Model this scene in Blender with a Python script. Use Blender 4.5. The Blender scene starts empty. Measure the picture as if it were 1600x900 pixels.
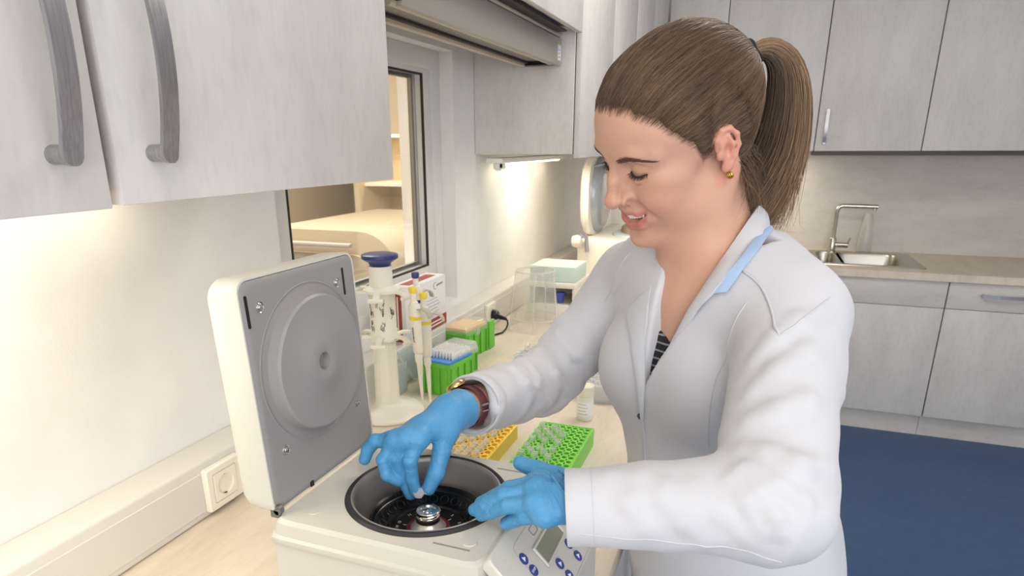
import bpy, bmesh, math, random
import numpy as np
from mathutils import Vector, Matrix
from mathutils.bvhtree import BVHTree
random.seed(7); RNG = np.random.default_rng(7)
S = bpy.context.scene
COL = S.collection
PI = math.pi

# ------------------------------------------------------------------ camera
def make_camera():
    cam = bpy.data.cameras.new('camera'); o = bpy.data.objects.new('camera', cam); COL.objects.link(o)
    yaw, pit, rol = -0.372, 0.314, -0.0058
    f = np.array([math.sin(yaw)*math.cos(pit), math.cos(yaw)*math.cos(pit), -math.sin(pit)])
    r = np.array([math.cos(yaw), -math.sin(yaw), 0.0]); u = np.cross(r, f)
    r2 = math.cos(rol)*r + math.sin(rol)*u; u2 = -math.sin(rol)*r + math.cos(rol)*u
    o.matrix_world = Matrix(((r2[0], u2[0], -f[0], 0.922), (r2[1], u2[1], -f[1], 0.0), (r2[2], u2[2], -f[2], 1.528), (0, 0, 0, 1)))
    cam.sensor_fit = 'HORIZONTAL'; cam.sensor_width = 36.0; cam.lens = 1032.17*36.0/1600.0
    cam.shift_x = (800-770.5)/1600.0; cam.shift_y = (562.3-450)/1600.0
    cam.clip_start = 0.02; cam.clip_end = 60
    cam.dof.use_dof = True; cam.dof.focus_distance = 0.80; cam.dof.aperture_fstop = 15.0
    S.camera = o
make_camera()

# ------------------------------------------------------------------ world, lamps of the room, exposure
S.view_settings.view_transform = 'Standard'; S.view_settings.look = 'None'
S.view_settings.gamma = 1.0; S.view_settings.use_curve_mapping = False
S.view_settings.exposure = -0.30
W_ = bpy.data.worlds.new('world'); S.world = W_; W_.use_nodes = True
W_.node_tree.nodes['Background'].inputs[0].default_value = (0.9, 0.95, 1.0, 1)
W_.node_tree.nodes['Background'].inputs[1].default_value = 0.25
S.cycles.max_bounces = 8; S.cycles.transparent_max_bounces = 16
S.cycles.sample_clamp_indirect = 6.0
def area(name, loc, aim, sx, sy, power, color=(1, 1, 1), spread=PI):
    l = bpy.data.lights.new(name, 'AREA'); l.shape = 'RECTANGLE'; l.size = sx; l.size_y = sy
    l.energy = power; l.color = color; l.spread = spread
    o = bpy.data.objects.new(name, l); COL.objects.link(o); o.location = loc
    d = Vector(aim) - Vector(loc); o.rotation_euler = d.to_track_quat('-Z', 'Y').to_euler()
    return o
CEILING_LAMPS = [((1.6, -.3), 1.2, 1.2, 9.0), ((1.05, 2.05), 1.0, 0.6, 21.0)]
DAYLIGHT = 8.0   # window in the right-hand wall
BACK_FILL = 58.0   # fill light at a window added behind the camera

# ------------------------------------------------------------------ helpers
def lin(h):
    h = h.lstrip('#'); v = [int(h[i:i+2], 16)/255 for i in (0, 2, 4)]
    return tuple(c/12.92 if c <= 0.04045 else ((c+0.055)/1.055)**2.4 for c in v)
def mat(name, col, rough=0.5, metal=0.0, **k):
    m = bpy.data.materials.new(name); m.use_nodes = True
    b = m.node_tree.nodes['Principled BSDF']
    c = lin(col) if isinstance(col, str) else col
    b.inputs['Base Color'].default_value = (*c, 1); b.inputs['Roughness'].default_value = rough
    b.inputs['Metallic'].default_value = metal
    for key, v in k.items():
        b.inputs[key.replace('_', ' ')].default_value = v
    return m
def nodes(m): return m.node_tree.nodes, m.node_tree.links, m.node_tree.nodes['Principled BSDF']
def add_noise(m, c2, scale=(5, 5, 5), nscale=4.0, detail=6, lo=0.35, hi=0.65, bump=0.0, bscale=None, rough=0.5, coord='Object'):
    """mottles the base colour towards c2 by a noise in object space; optional fine bump"""
    N, L, b = nodes(m)
    tc = N.new('ShaderNodeTexCoord'); mp = N.new('ShaderNodeMapping'); mp.inputs['Scale'].default_value = scale
    L.new(tc.outputs[coord], mp.inputs[0])
    n = N.new('ShaderNodeTexNoise'); n.inputs['Scale'].default_value = nscale; n.inputs['Detail'].default_value = detail
    n.inputs['Roughness'].default_value = rough
    L.new(mp.outputs[0], n.inputs['Vector'])
    if c2 is not None:
        r = N.new('ShaderNodeValToRGB'); r.color_ramp.elements[0].position = lo; r.color_ramp.elements[1].position = hi
        c1 = b.inputs['Base Color'].default_value[:3]
        r.color_ramp.elements[0].color = (*(lin(c2) if isinstance(c2, str) else c2), 1); r.color_ramp.elements[1].color = (*c1, 1)
        L.new(n.outputs[0], r.inputs[0]); L.new(r.outputs[0], b.inputs['Base Color'])
    if bump:
        n2 = n
        if bscale:
            n2 = N.new('ShaderNodeTexNoise'); n2.inputs['Scale'].default_value = bscale; n2.inputs['Detail'].default_value = 3
            L.new(tc.outputs[coord], n2.inputs['Vector'])
        bp = N.new('ShaderNodeBump'); bp.inputs['Strength'].default_value = bump; bp.inputs['Distance'].default_value = 0.002
        L.new(n2.outputs[0], bp.inputs['Height']); L.new(bp.outputs[0], b.inputs['Normal'])
    return m
WMAT = {}
def _reg(o, parent, M):
    WMAT[o] = M
    if parent is not None:
        o.parent = parent; o.matrix_parent_inverse = WMAT[parent].inverted()
    o.matrix_basis = M
def tag(o, label=None, cat=None, group=None, kind=None):
    if label: o['label'] = label
    if cat: o['category'] = cat
    if group: o['group'] = group
    if kind: o['kind'] = kind
    return o
def thing(name, label, cat, loc=(0, 0, 0), group=None):
    o = bpy.data.objects.new(name, None); COL.objects.link(o); o.empty_display_size = 0.02
    _reg(o, None, Matrix.Translation(loc)); return tag(o, label, cat, group)
def link_mesh(name, me, m, parent=None, smooth=False):
    if m is not None: me.materials.append(m)
    if smooth: me.polygons.foreach_set('use_smooth', [True]*len(me.polygons))
    o = bpy.data.objects.new(name, me); COL.objects.link(o)
    _reg(o, parent, Matrix.Identity(4)); return o
def obj(name, bm, m, parent=None, smooth=False, sharp=None):
    bmesh.ops.recalc_face_normals(bm, faces=bm.faces)
    me = bpy.data.meshes.new(name); bm.to_mesh(me); bm.free()
    o = link_mesh(name, me, m, parent, smooth or sharp is not None)
    if sharp is not None: me.set_sharp_from_angle(angle=math.radians(sharp))
    return o
def dup(root, delta=None, M=None, label=None, group=None):
    """a copy of a thing with copies of its parts and sub-parts"""
    def cp(o, par):
        c = o.copy(); COL.objects.link(c)
        if par is not None: c.parent = par; WMAT[c] = WMAT[o]
        for ch in o.children: cp(ch, c)
        return c
    r = cp(root, None)
    if M is None: M = Matrix.Translation(delta) @ WMAT[root]
    r.matrix_basis = M; WMAT[r] = M
    if label: r['label'] = label
    if group: r['group'] = group
    return r
BM = bmesh.new
def box(bm, x0, x1, y0, y1, z0, z1, bev=0.0, seg=2, M=None):
    v = [bm.verts.new((x, y, z)) for x in (x0, x1) for y in (y0, y1) for z in (z0, z1)]
    F = [(0, 1, 3, 2), (4, 6, 7, 5), (0, 4, 5, 1), (2, 3, 7, 6), (0, 2, 6, 4), (1, 5, 7, 3)]
    fs = [bm.faces.new([v[i] for i in f]) for f in F]
    if bev > 0:
        es = list({e for f in fs for e in f.edges})
        r = bmesh.ops.bevel(bm, geom=es, offset=bev, segments=seg, profile=0.5, affect='EDGES')
        v = list({q for f in r['faces'] for q in f.verts} | {q for q in v if q.is_valid})
    if M is not None: bmesh.ops.transform(bm, matrix=M, verts=v)
    return v
def boxobj(name, d, m, parent=None, bev=0.0, seg=2):
    bm = BM(); box(bm, *d, bev=bev, seg=seg); return obj(name, bm, m, parent, sharp=35 if bev else None)
def frame_of(axis):
    a = Vector(axis).normalized(); h = Vector((0, 0, 1)) if abs(a.z) < 0.9 else Vector((1, 0, 0))
    u = h.cross(a).normalized(); return u, a.cross(u), a
def lathe(bm, prof, n=32, c=(0, 0, 0), axis=(0, 0, 1), close=True):
    """prof: (radius, height) pairs; a radius of 0 makes a pole"""
    u, w, a = frame_of(axis); c = Vector(c); rings = []
    for r, h in prof:
        if r <= 1e-7: rings.append([bm.verts.new(c + a*h)])
        else: rings.append([bm.verts.new(c + a*h + (u*math.cos(2*PI*i/n) + w*math.sin(2*PI*i/n))*r) for i in range(n)])
    for A, B in zip(rings, rings[1:]):
        for i in range(n):
            j = (i+1) % n
            if len(A) == 1 and len(B) == 1: continue
            if len(A) == 1: bm.faces.new((A[0], B[j], B[i]))
            elif len(B) == 1: bm.faces.new((A[i], A[j], B[0]))
            else: bm.faces.new((A[i], A[j], B[j], B[i]))
def latheobj(name, prof, m, parent=None, n=32, c=(0, 0, 0), axis=(0, 0, 1), sharp=40):
    bm = BM(); lathe(bm, prof, n, c, axis); return obj(name, bm, m, parent, sharp=sharp)
def tube(bm, pts, r, n=8, caps=True, flat=None):
    """sweeps a round (or flat=(rw, rh, up)) section along points; r may be a list"""
    P = [Vector(p) for p in pts]; R = r if isinstance(r, (list, tuple)) else [r]*len(P); rings = []; up = None
    for i, p in enumerate(P):
        t = (P[min(i+1, len(P)-1)] - P[max(i-1, 0)]).normalized()
        if up is None: up = frame_of(t)[0]
        up = (up - t*up.dot(t)).normalized(); w = t.cross(up)
        if flat:
            fu = (Vector(flat[2]) - t*Vector(flat[2]).dot(t)).normalized(); fw = t.cross(fu)
            rings.append([bm.verts.new(p + fu*math.cos(2*PI*k/n)*flat[1] + fw*math.sin(2*PI*k/n)*flat[0]) for k in range(n)])
        else: rings.append([bm.verts.new(p + (up*math.cos(2*PI*k/n) + w*math.sin(2*PI*k/n))*R[i]) for k in range(n)])
    for A, B in zip(rings, rings[1:]):
        for k in range(n): bm.faces.new((A[k], A[(k+1) % n], B[(k+1) % n], B[k]))
    if caps: bm.faces.new(rings[0][::-1]); bm.faces.new(rings[-1])
def strap(bm, pts, wdir, w, th, bev=0.0):
    """a flat band: width w along wdir, thickness th across it"""
    P = [Vector(p) for p in pts]; wd = Vector(wdir).normalized(); rings = []
    for i, p in enumerate(P):
        t = (P[min(i+1, len(P)-1)] - P[max(i-1, 0)]).normalized(); nrm = t.cross(wd).normalized()
        ring = []
        for a, b in ((-1, -1), (1, -1), (1, 1), (-1, 1)): ring.append(bm.verts.new(p + wd*a*w/2 + nrm*b*th/2))
        rings.append(ring)
    for A, B in zip(rings, rings[1:]):
        for k in range(4): bm.faces.new((A[k], A[(k+1) % 4], B[(k+1) % 4], B[k]))
    bm.faces.new(rings[0][::-1]); bm.faces.new(rings[-1])
def rrect(w, h, r, n=6):
    """rounded rectangle outline centred on 0"""
    out = []
    for cx, cy, a0 in ((w/2-r, h/2-r, 0), (-w/2+r, h/2-r, PI/2), (-w/2+r, -h/2+r, PI), (w/2-r, -h/2+r, 1.5*PI)):
        for i in range(n+1):
            a = a0 + PI/2*i/n; out.append((cx + r*math.cos(a), cy + r*math.sin(a)))
    return out
def prism(bm, out, f0, f1):
    """joins two lifted copies of a 2D outline; f maps (a,b) -> 3D"""
    A = [bm.verts.new(f0(a, b)) for a, b in out]; B = [bm.verts.new(f1(a, b)) for a, b in out]; n = len(out)
    for i in range(n): bm.faces.new((A[i], A[(i+1) % n], B[(i+1) % n], B[i]))
    bm.faces.new(A[::-1]); bm.faces.new(B)
    return A, B
def loft(bm, loops, caps=(True, True)):
    R = [[bm.verts.new(p) for p in l] for l in loops]; n = len(R[0])
    for A, B in zip(R, R[1:]):
        for i in range(n): bm.faces.new((A[i], A[(i+1) % n], B[(i+1) % n], B[i]))
    if caps[0]: bm.faces.new(R[0][::-1])
    if caps[1]: bm.faces.new(R[-1])
    return R
def text_mesh(bm, body, size, M, extr=0.0002):
    cu = bpy.data.curves.new('t', 'FONT'); cu.body = body; cu.size = size; cu.align_x = 'CENTER'; cu.align_y = 'CENTER'; cu.extrude = extr; cu.resolution_u = 2
    o = bpy.data.objects.new('t', cu); COL.objects.link(o); bpy.context.view_layer.update()
    me = o.to_mesh(); k = len(bm.verts); t = bmesh.new(); t.from_mesh(me); bmesh.ops.transform(t, matrix=M, verts=t.verts)
    tmp = bpy.data.meshes.new('t'); t.to_mesh(tmp); t.free(); bm.from_mesh(tmp); bpy.data.meshes.remove(tmp)
    o.to_mesh_clear(); bpy.data.objects.remove(o); bpy.data.curves.remove(cu)
def basis(x, y, z, o): return Matrix(((x[0], y[0], z[0], o[0]), (x[1], y[1], z[1], o[1]), (x[2], y[2], z[2], o[2]), (0, 0, 0, 1)))

# ------------------------------------------------------------------ materials
M_wall = add_noise(mat('painted_wall', '#f1efec', 0.75), '#eceae7', nscale=2, bump=0.15, bscale=220)
M_ceil = mat('ceiling_white', '#eeeeec', 0.9)
M_floor = add_noise(mat('blue_linoleum', '#3c5b86', 0.4), '#37557d', scale=(1, 1, 1), nscale=18, detail=8)
def concrete(name, c1, c2, sc):
    m = mat(name, c1, 0.55)
    N, L, b = nodes(m)
    tc = N.new('ShaderNodeTexCoord'); mp = N.new('ShaderNodeMapping'); mp.inputs['Scale'].default_value = sc
    L.new(tc.outputs['Object'], mp.inputs[0])
    n1 = N.new('ShaderNodeTexNoise'); n1.inputs['Scale'].default_value = 3.0; n1.inputs['Detail'].default_value = 9; n1.inputs['Roughness'].default_value = 0.68
    L.new(mp.outputs[0], n1.inputs['Vector'])
    n2 = N.new('ShaderNodeTexNoise'); n2.inputs['Scale'].default_value = 45; n2.inputs['Detail'].default_value = 5; L.new(mp.outputs[0], n2.inputs['Vector'])
    r = N.new('ShaderNodeValToRGB'); r.color_ramp.elements[0].position = 0.36; r.color_ramp.elements[1].position = 0.58
    r.color_ramp.elements[0].color = (*lin(c2), 1); r.color_ramp.elements[1].color = (*lin(c1), 1); L.new(n1.outputs[0], r.inputs[0])
    r2 = N.new('ShaderNodeValToRGB'); r2.color_ramp.elements[0].position = 0.3; r2.color_ramp.elements[1].position = 0.5
    r2.color_ramp.elements[0].color = (0.9, 0.9, 0.9, 1); r2.color_ramp.elements[1].color = (1, 1, 1, 1); L.new(n2.outputs[0], r2.inputs[0])
    mx = N.new('ShaderNodeMix'); mx.data_type = 'RGBA'; mx.blend_type = 'MULTIPLY'; mx.inputs['Factor'].default_value = 0.6
    L.new(r.outputs[0], mx.inputs['A']); L.new(r2.outputs[0], mx.inputs['B']); L.new(mx.outputs['Result'], b.inputs['Base Color'])
    return m
M_conc = concrete('concrete_laminate', '#dcd8d4', '#d0ccc8', (2.2, 2.2, 0.75))
M_conc_h = concrete('concrete_laminate_lying', '#d6d1cb', '#c9c4be', (0.8, 0.8, 2.4))
M_top = concrete('worktop_laminate', '#e4d8c6', '#d6c9b5', (3.0, 0.7, 1.0))
M_edge = mat('cabinet_edge', '#d8d2cb', 0.6)
M_gap = mat('carcase_grey', '#8d837c', 0.7)
M_steel = add_noise(mat('brushed_steel', '#b4b3b6', 0.36, 0.85), '#a09fa2', scale=(60, 60, 2), nscale=8)
M_chrome = mat('polished_metal', '#d9d6cf', 0.12, 1.0)
M_white = mat('white_plastic', '#eceae5', 0.4)
M_warm = mat('warm_white_plastic', '#ebe6da', 0.42)
M_black = mat('black_plastic', '#101012', 0.35)
M_rub = mat('black_rubber', '#221f20', 0.55)
M_glass = mat('window_glass', (0.93, 0.95, 0.94), 0.02, Transmission_Weight=1.0, IOR=1.45)
def clear(name, col, alpha, rough=0.12):
    """thin plastic: part see-through, part milky (lets light pass), with a gloss"""
    m = mat(name, col, rough); N, L, b = nodes(m); out = N['Material Output']
    tr = N.new('ShaderNodeBsdfTransparent'); tl = N.new('ShaderNodeBsdfTranslucent'); df = N.new('ShaderNodeBsdfDiffuse'); gl = N.new('ShaderNodeBsdfGlossy')
    for q in (tl, df): q.inputs['Color'].default_value = (*lin(col), 1)
    gl.inputs['Roughness'].default_value = rough
    m1 = N.new('ShaderNodeMixShader'); m1.inputs[0].default_value = .5; L.new(tl.outputs[0], m1.inputs[1]); L.new(df.outputs[0], m1.inputs[2])
    m2 = N.new('ShaderNodeMixShader'); m2.inputs[0].default_value = alpha; L.new(tr.outputs[0], m2.inputs[1]); L.new(m1.outputs[0], m2.inputs[2])
    m3 = N.new('ShaderNodeMixShader'); m3.inputs[0].default_value = .07; L.new(m2.outputs[0], m3.inputs[1]); L.new(gl.outputs[0], m3.inputs[2])
    L.new(m3.outputs[0], out.inputs['Surface']); return m
M_clear = clear('clear_plastic', '#f3f6f6', 0.16, 0.08)
M_frost = clear('frosted_plastic', '#f2f2ee', 0.55, 0.3)
M_tubep = clear('tube_plastic', '#fafbf8', 0.42, 0.15)
def emit(name, col, st):
    m = mat(name, col, 0.5); b = m.node_tree.nodes['Principled BSDF']
    b.inputs['Emission Color'].default_value = (*lin(col), 1); b.inputs['Emission Strength'].default_value = st; return m

# ------------------------------------------------------------------ the room
def struct(name, bm, m, parent=None, **k):
    o = obj(name, bm, m, parent, **k); o['kind'] = 'structure'; return o
XR, YB, YF, ZC = 4.2, -2.0, 4.62, 2.75
bm = BM(); box(bm, -0.2, XR+.1, YB-.1, YF+.1, -0.1, 0); struct('floor', bm, M_floor)
bm = BM(); box(bm, -0.2, XR+.1, YB-.1, YF+.1, ZC, ZC+.1); struct('ceiling', bm, M_ceil)
WY0, WY1, WZ0, WZ1 = 1.135, 2.03, 1.03, 1.805
bm = BM()
box(bm, -0.2, 0, YB, WY0, 0, ZC); box(bm, -0.2, 0, WY1, YF, 0, ZC)
box(bm, -0.2, 0, WY0, WY1, 0, WZ0); box(bm, -0.2, 0, WY0, WY1, WZ1, ZC)
struct('wall_left', bm, M_wall)
bm = BM(); box(bm, -0.2, XR, YF, YF+.1, 0, ZC); struct('wall_far', bm, M_wall)
bm = BM(); box(bm, XR, XR+.1, YB, YF, 0, ZC); struct('wall_right', bm, M_wall)
bm = BM(); box(bm, -0.2, XR, YB-.1, YB, 0, ZC); struct('wall_back', bm, M_wall)
# ceiling lamps (panels that give the light of the room)
M_panel = emit('lamp_diffuser', '#fff8ec', 2.0)
for i, ((cx, cy), sx, sy, pw) in enumerate(CEILING_LAMPS):
    t = thing('ceiling_light', ('square' if i == 0 else 'long') + ' flat white ceiling light panel ' + ('behind the photographer' if i == 0 else 'above the middle of the room'), 'lamp', (cx, cy, ZC))
    bm = BM(); box(bm, cx-sx/2-.03, cx+sx/2+.03, cy-sy/2-.03, cy+sy/2+.03, ZC-.05, ZC, .005); obj('lamp_frame', bm, M_white, t)
    bm = BM(); box(bm, cx-sx/2, cx+sx/2, cy-sy/2, cy+sy/2, ZC-.055, ZC-.048); obj('diffuser', bm, M_panel, t)
    area('ceiling_lamp_light', (cx, cy, ZC-.07), (cx, cy, 0), sx, sy, pw, (1.0, 0.93, 0.84))

# daylight window in the right wall, outside the frame: it lights the room from the right
win2 = bpy.data.objects.new('window_2', None); COL.objects.link(win2); _reg(win2, None, Matrix.Translation((XR, .25, .95))); win2['kind'] = 'structure'
def ring(bm, x0, x1, y0, y1, z0, z1, w, bev=.003):
    box(bm, x0, x1, y0, y0+w, z0, z1, bev); box(bm, x0, x1, y1-w, y1, z0, z1, bev)
    box(bm, x0, x1, y0+w, y1-w, z0, z0+w, bev); box(bm, x0, x1, y0+w, y1-w, z1-w, z1, bev)
for y0, y1 in ((-1.15, .25), (.25, 1.65)):
    bm = BM(); ring(bm, XR-.05, XR-.001, y0, y1, .95, 2.35, .07); obj('window_frame', bm, M_white, win2)
    bm = BM(); box(bm, XR-.02, XR-.01, y0+.07, y1-.07, 1.02, 2.28); obj('pane', bm, emit('daylit_pane', '#f2f7ff', 0.8), win2)
area('window_daylight', (XR-.06, .25, 1.65), (0, .25, 1.45), 2.6, 1.25, DAYLIGHT, (.97, .985, 1.0))

fill_win = bpy.data.objects.new('fill_window', None); COL.objects.link(fill_win); _reg(fill_win, None, Matrix.Translation((2.0, YB, .95))); fill_win['kind'] = 'structure'  # unseen window added behind the camera as frontal fill light
for x0, x1 in ((.9, 2.0), (2.0, 3.1)):
    bm = BM(); box(bm, x0, x0+.07, YB+.001, YB+.05, .95, 2.35, .003); box(bm, x1-.07, x1, YB+.001, YB+.05, .95, 2.35, .003); box(bm, x0+.07, x1-.07, YB+.001, YB+.05, .95, 1.02, .003); box(bm, x0+.07, x1-.07, YB+.001, YB+.05, 2.28, 2.35, .003); obj('window_frame', bm, M_white, fill_win)
    bm = BM(); box(bm, x0+.07, x1-.07, YB+.01, YB+.02, 1.02, 2.28); obj('pane', bm, bpy.data.materials['daylit_pane'], fill_win)
area('back_fill_light', (2.0, YB+.06, 1.65), (2.0, 4, 1.45), 2.0, 1.25, BACK_FILL, (.97, .985, 1.0))

# window: frame with a stepped sash, dark gasket, glass
M_frame = mat('window_frame_white', '#e6e4e0', 0.4)
win = bpy.data.objects.new('window_1', None); COL.objects.link(win); _reg(win, None, Matrix.Translation((-.06, (WY0+WY1)/2, WZ0))); win['kind'] = 'structure'
def ring(bm, x0, x1, y0, y1, z0, z1, w, bev=.003):
    box(bm, x0, x1, y0, y0+w, z0, z1, bev); box(bm, x0, x1, y1-w, y1, z0, z1, bev)
    box(bm, x0, x1, y0+w, y1-w, z0, z0+w, bev); box(bm, x0, x1, y0+w, y1-w, z1-w, z1, bev)
bm = BM(); ring(bm, -.115, -.045, WY0, WY1, WZ0, WZ1, .055); obj('window_frame', bm, M_frame, win, sharp=30)
GY0, GY1, GZ0, GZ1 = WY0+.105, 1.924, 1.158, 1.733
bm = BM()
for (a, b, c, d) in ((WY0+.04, GY0, WZ0+.04, WZ1-.04), (GY1, WY1-.04, WZ0+.04, WZ1-.04), (GY0, GY1, WZ0+.04, GZ0), (GY0, GY1, GZ1, WZ1-.04)):
    box(bm, -.105, -.052, a, b, c, d, .004)
obj('sash', bm, M_frame, win, sharp=30)
bm = BM(); ring(bm, -.0585, -.0515, GY0-.001, GY1+.002, GZ0-.002, GZ1+.002, .0055, 0); obj('gasket', bm, mat('dark_gasket', '#2a2320', 0.6), win)
bm = BM(); box(bm, -.082, -.078, GY0, GY1, GZ0, GZ1); obj('pane', bm, M_glass, win)
bm = BM(); ring(bm, -.100, -.088, GY0, GY1, GZ0, GZ1, .012, 0); obj('spacer', bm, mat('spacer_grey', '#8f8a86', 0.4, 0.6), win)
# ------- room beyond the window, built to stand in for a reflection in its glass
M_bwall = mat('beige_wall', '#c0ae92', 0.8)
bm = BM(); box(bm, -3.0, -2.9, .5, 8, 0, ZC); struct('wall_beyond', bm, M_bwall)
bm = BM(); box(bm, -3.0, -.2, .4, .5, 0, ZC); struct('wall_beyond_near', bm, M_bwall)
bm = BM(); box(bm, -3.0, -.2, 7.5, 7.6, 0, ZC); struct('wall_beyond_far', bm, M_bwall)
bm = BM(); box(bm, -.2, -.1, 4.72, 7.6, 0, ZC); struct('wall_beyond_right', bm, M_bwall)
bm = BM(); box(bm, -3.0, -.2, .4, 7.6, ZC, ZC+.1); struct('ceiling_beyond', bm, M_ceil)
bm = BM(); box(bm, -3.0, -.2, .4, 7.6, -.1, 0); struct('floor_beyond', bm, M_floor)
area('beyond_fill_light', (-1.5, 2.4, ZC-.05), (-1.5, 2.4, 0), 1.2, 1.2, 230, (1, .93, .82))  # unseen light added to brighten the stand-in room behind the glass

# trunking along the bench with socket outlets
tr = bpy.data.objects.new('trim_1', None); COL.objects.link(tr); _reg(tr, None, Matrix.Translation((.036, 1.5, .9))); tr['kind'] = 'structure'
M_trunk = mat('trunking_white', '#d9d5cf', 0.45)
bm = BM(); box(bm, 0, .0715, YB, YF, .9, 1.008, .006, 3); obj('duct', bm, M_trunk, tr, sharp=40)
for a, b in ((YB, .776), (.858, 2.09), (2.19, 4.6)):
    bm = BM(); box(bm, .069, .0732, a, b, .914, .988, .001, 1); obj('cover', bm, M_trunk, tr)
M_sock = mat('socket_white', '#eee8da', 0.35); M_slit = mat('contact_metal', '#5a5040', 0.4, 0.7)
def socket(yc, label):
    t = thing('wall_socket', label, 'socket', (.073, yc, .955))
    o = rrect(.082, .082, .004, 3); ins = rrect(.056, .056, .003, 3); n = len(o); zc = .952
    bm = BM()
    loft(bm, [[(.0725, yc+a, zc+b) for a, b in o], [(.081, yc+a, zc+b) for a, b in o], [(.084, yc+a*.95, zc+b*.95) for a, b in o], [(.084, yc+a, zc+b) for a, b in ins], [(.080, yc+a, zc+b) for a, b in ins]])
    obj('socket_frame', bm, M_sock, t, sharp=25)
    bm = BM(); N = 32; circ = [(.0195*math.cos(2*PI*i/N), .0195*math.sin(2*PI*i/N)) for i in range(N)]
    sq = []
    for a, b in circ:
        k = .0265/max(abs(a), abs(b)); sq.append((a*k, b*k))
    loft(bm, [[(.0815, yc+a, zc+b) for a, b in sq], [(.086, yc+a*.97, zc+b*.97) for a, b in sq], [(.086, yc+a, zc+b) for a, b in circ], [(.0735, yc+a*.93, zc+b*.93) for a, b in circ]])
    obj('socket_insert', bm, M_sock, t, sharp=25)
    for s in (-1, 1):
        latheobj('pin_hole', [(0, .0004), (.0026, .0004), (.0026, 0)], M_slit, t, 10, (.0738, yc+s*.0095, zc), (1, 0, 0))
        bm = BM(); strap(bm, [(.0850, yc-.002, zc+s*.0187), (.080, yc-.002, zc+s*.0182), (.0765, yc-.002, zc+s*.0135)], (0, 1, 0), .0052, .0012); obj('earth_clip', bm, M_slit, t)
    return t
socket(.817, 'white wall socket outlet on the trunking left of the open centrifuge lid')
socket(2.14, 'white wall socket behind the black plug')

# splashback on the far wall
bm = BM(); box(bm, .4, XR, YF-.012, YF, .9, 1.49); struct('splashback', bm, M_conc_h)

# ------------------------------------------------------------------ cabinets
def bow(bm, p0, p1, out, wdir, w, th=.0045, rise=.012, legs=.024):
    """bow handle: a flat arched strap with round ends on two round feet"""
    p0, p1, out, wd = Vector(p0), Vector(p1), Vector(out), Vector(wdir); d = (p1-p0); L = d.length; d.normalize(); r = w/2; rings = []
    ts = [r*(1-math.cos(PI/2*i/6)) for i in range(7)]; ts = [0.0003]+ts[1:] + [r+(L-2*r)*i/20 for i in range(1, 20)] + [L-q for q in ts[1:][::-1]] + [L-.0003]
    for q in ts:
        e = min(q, L-q); hw_ = math.sqrt(max(r*r-(r-e)**2, 0)) if e < r else r; t = min(max((q-r)/(L-2*r), 0), 1); h = legs + rise*4*t*(1-t); c = p0 + d*q
        rings.append([c + wd*hw_ + out*(h-th), c - wd*hw_ + out*(h-th), c - wd*hw_ + out*h, c + wd*hw_ + out*h])
    loft(bm, rings)
    for p in (p0 + d*r, p1 - d*r): lathe(bm, [(r*.86, 0), (r*.86, legs-th*.6)], 20, p, out)
def handle(parent, p0, p1, out, wdir, w=.019):
    bm = BM(); bow(bm, p0, p1, out, wdir, w); return obj('handle', bm, M_steel, parent, sharp=32)
def wall_cab(label, y0, y1, z0, z1, doors, name='wall_cabinet', xd=.348):
    """cabinet on the left wall; doors: list of (ya, yb, handle_y or None)"""
    t = thing(name, label, 'cabinet', (.17, (y0+y1)/2, z0))
    bm = BM(); box(bm, 0.001, xd-.003, y0, y1, z0+.012, z1, .001, 1); box(bm, .02, xd-.004, y0+.018, y1-.018, z0+.010, z0+.0125); obj('carcase', bm, M_conc, t)
    bm = BM(); box(bm, xd-.0035, xd-.0022, y0+.002, y1-.002, z0+.012, z1-.002); obj('front_edging', bm, M_gap, t)
    for ya, yb, hy in doors:
        d = boxobj('door', (xd, xd+.018, ya, yb, z0 if ya > 0 else z0-.002, z1-.003), M_conc, t, .0012)
        if hy is not None: handle(d, (xd+.018, hy, z0+.037), (xd+.018, hy, z0+.232), (1, 0, 0), (0, 1, 0))
    return t
wall_cab('large pale concrete-look wall cabinet with two curved steel handles at upper left', -.58, .985, 1.476, 2.35, [(-.10, .457, .409), (.469, .983, .511), (-.578, -.106, None)])
wall_cab('pale wall cabinet above the extractor hood and window', .985, 2.198, 1.857, 2.35, [(.987, 1.59, None), (1.594, 2.196, None)], xd=.349)
wall_cab('pale wall cabinet with plain side panel over the lit bench corner', 2.2, 3.16, 1.487, 2.35, [(2.203, 2.68, 2.63), (2.683, 3.157, 2.73)])
wall_cab('pale wall cabinet nearest the far room corner on the window side', 3.163, 4.10, 1.487, 2.35, [(3.166, 3.63, 3.58), (3.633, 4.097, 3.68)])
def far_cab(label, x0, x1, hx):
    yf = 4.13; z0, z1 = 1.489, 2.35
    t = thing('wall_cabinet', label, 'cabinet', ((x0+x1)/2, 4.37, z0))
    bm = BM(); box(bm, x0, x1, yf+.021, YF-.001, z0+.008, z1); obj('carcase', bm, M_conc, t)
    bm = BM(); box(bm, x0+.001, x1-.001, yf+.019, yf+.0205, z0+.01, z1-.003); obj('front_edging', bm, M_gap, t)
    d = boxobj('door', (x0+.002, x1-.002, yf, yf+.018, z0, z1-.002), M_conc, t, .001)
    if hx: handle(d, (hx, yf, 1.524), (hx, yf, 1.702), (0, -1, 0), (1, 0, 0), .016)
far_cab('pale narrow wall cabinet at the inner corner behind her head', .37, .680, None)
far_cab('pale wall cabinet on the far wall behind the ponytail', .681, 1.181, .73)
far_cab('pale far wall cabinet over the sink with small bow handle low on its left', 1.183, 1.686, 1.226)
far_cab('pale wall cabinet at the top right without visible handle', 1.688, 2.19, 2.155)
far_cab('pale far wall cabinet outside the frame on the right', 2.192, 2.70, 2.24)
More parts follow.
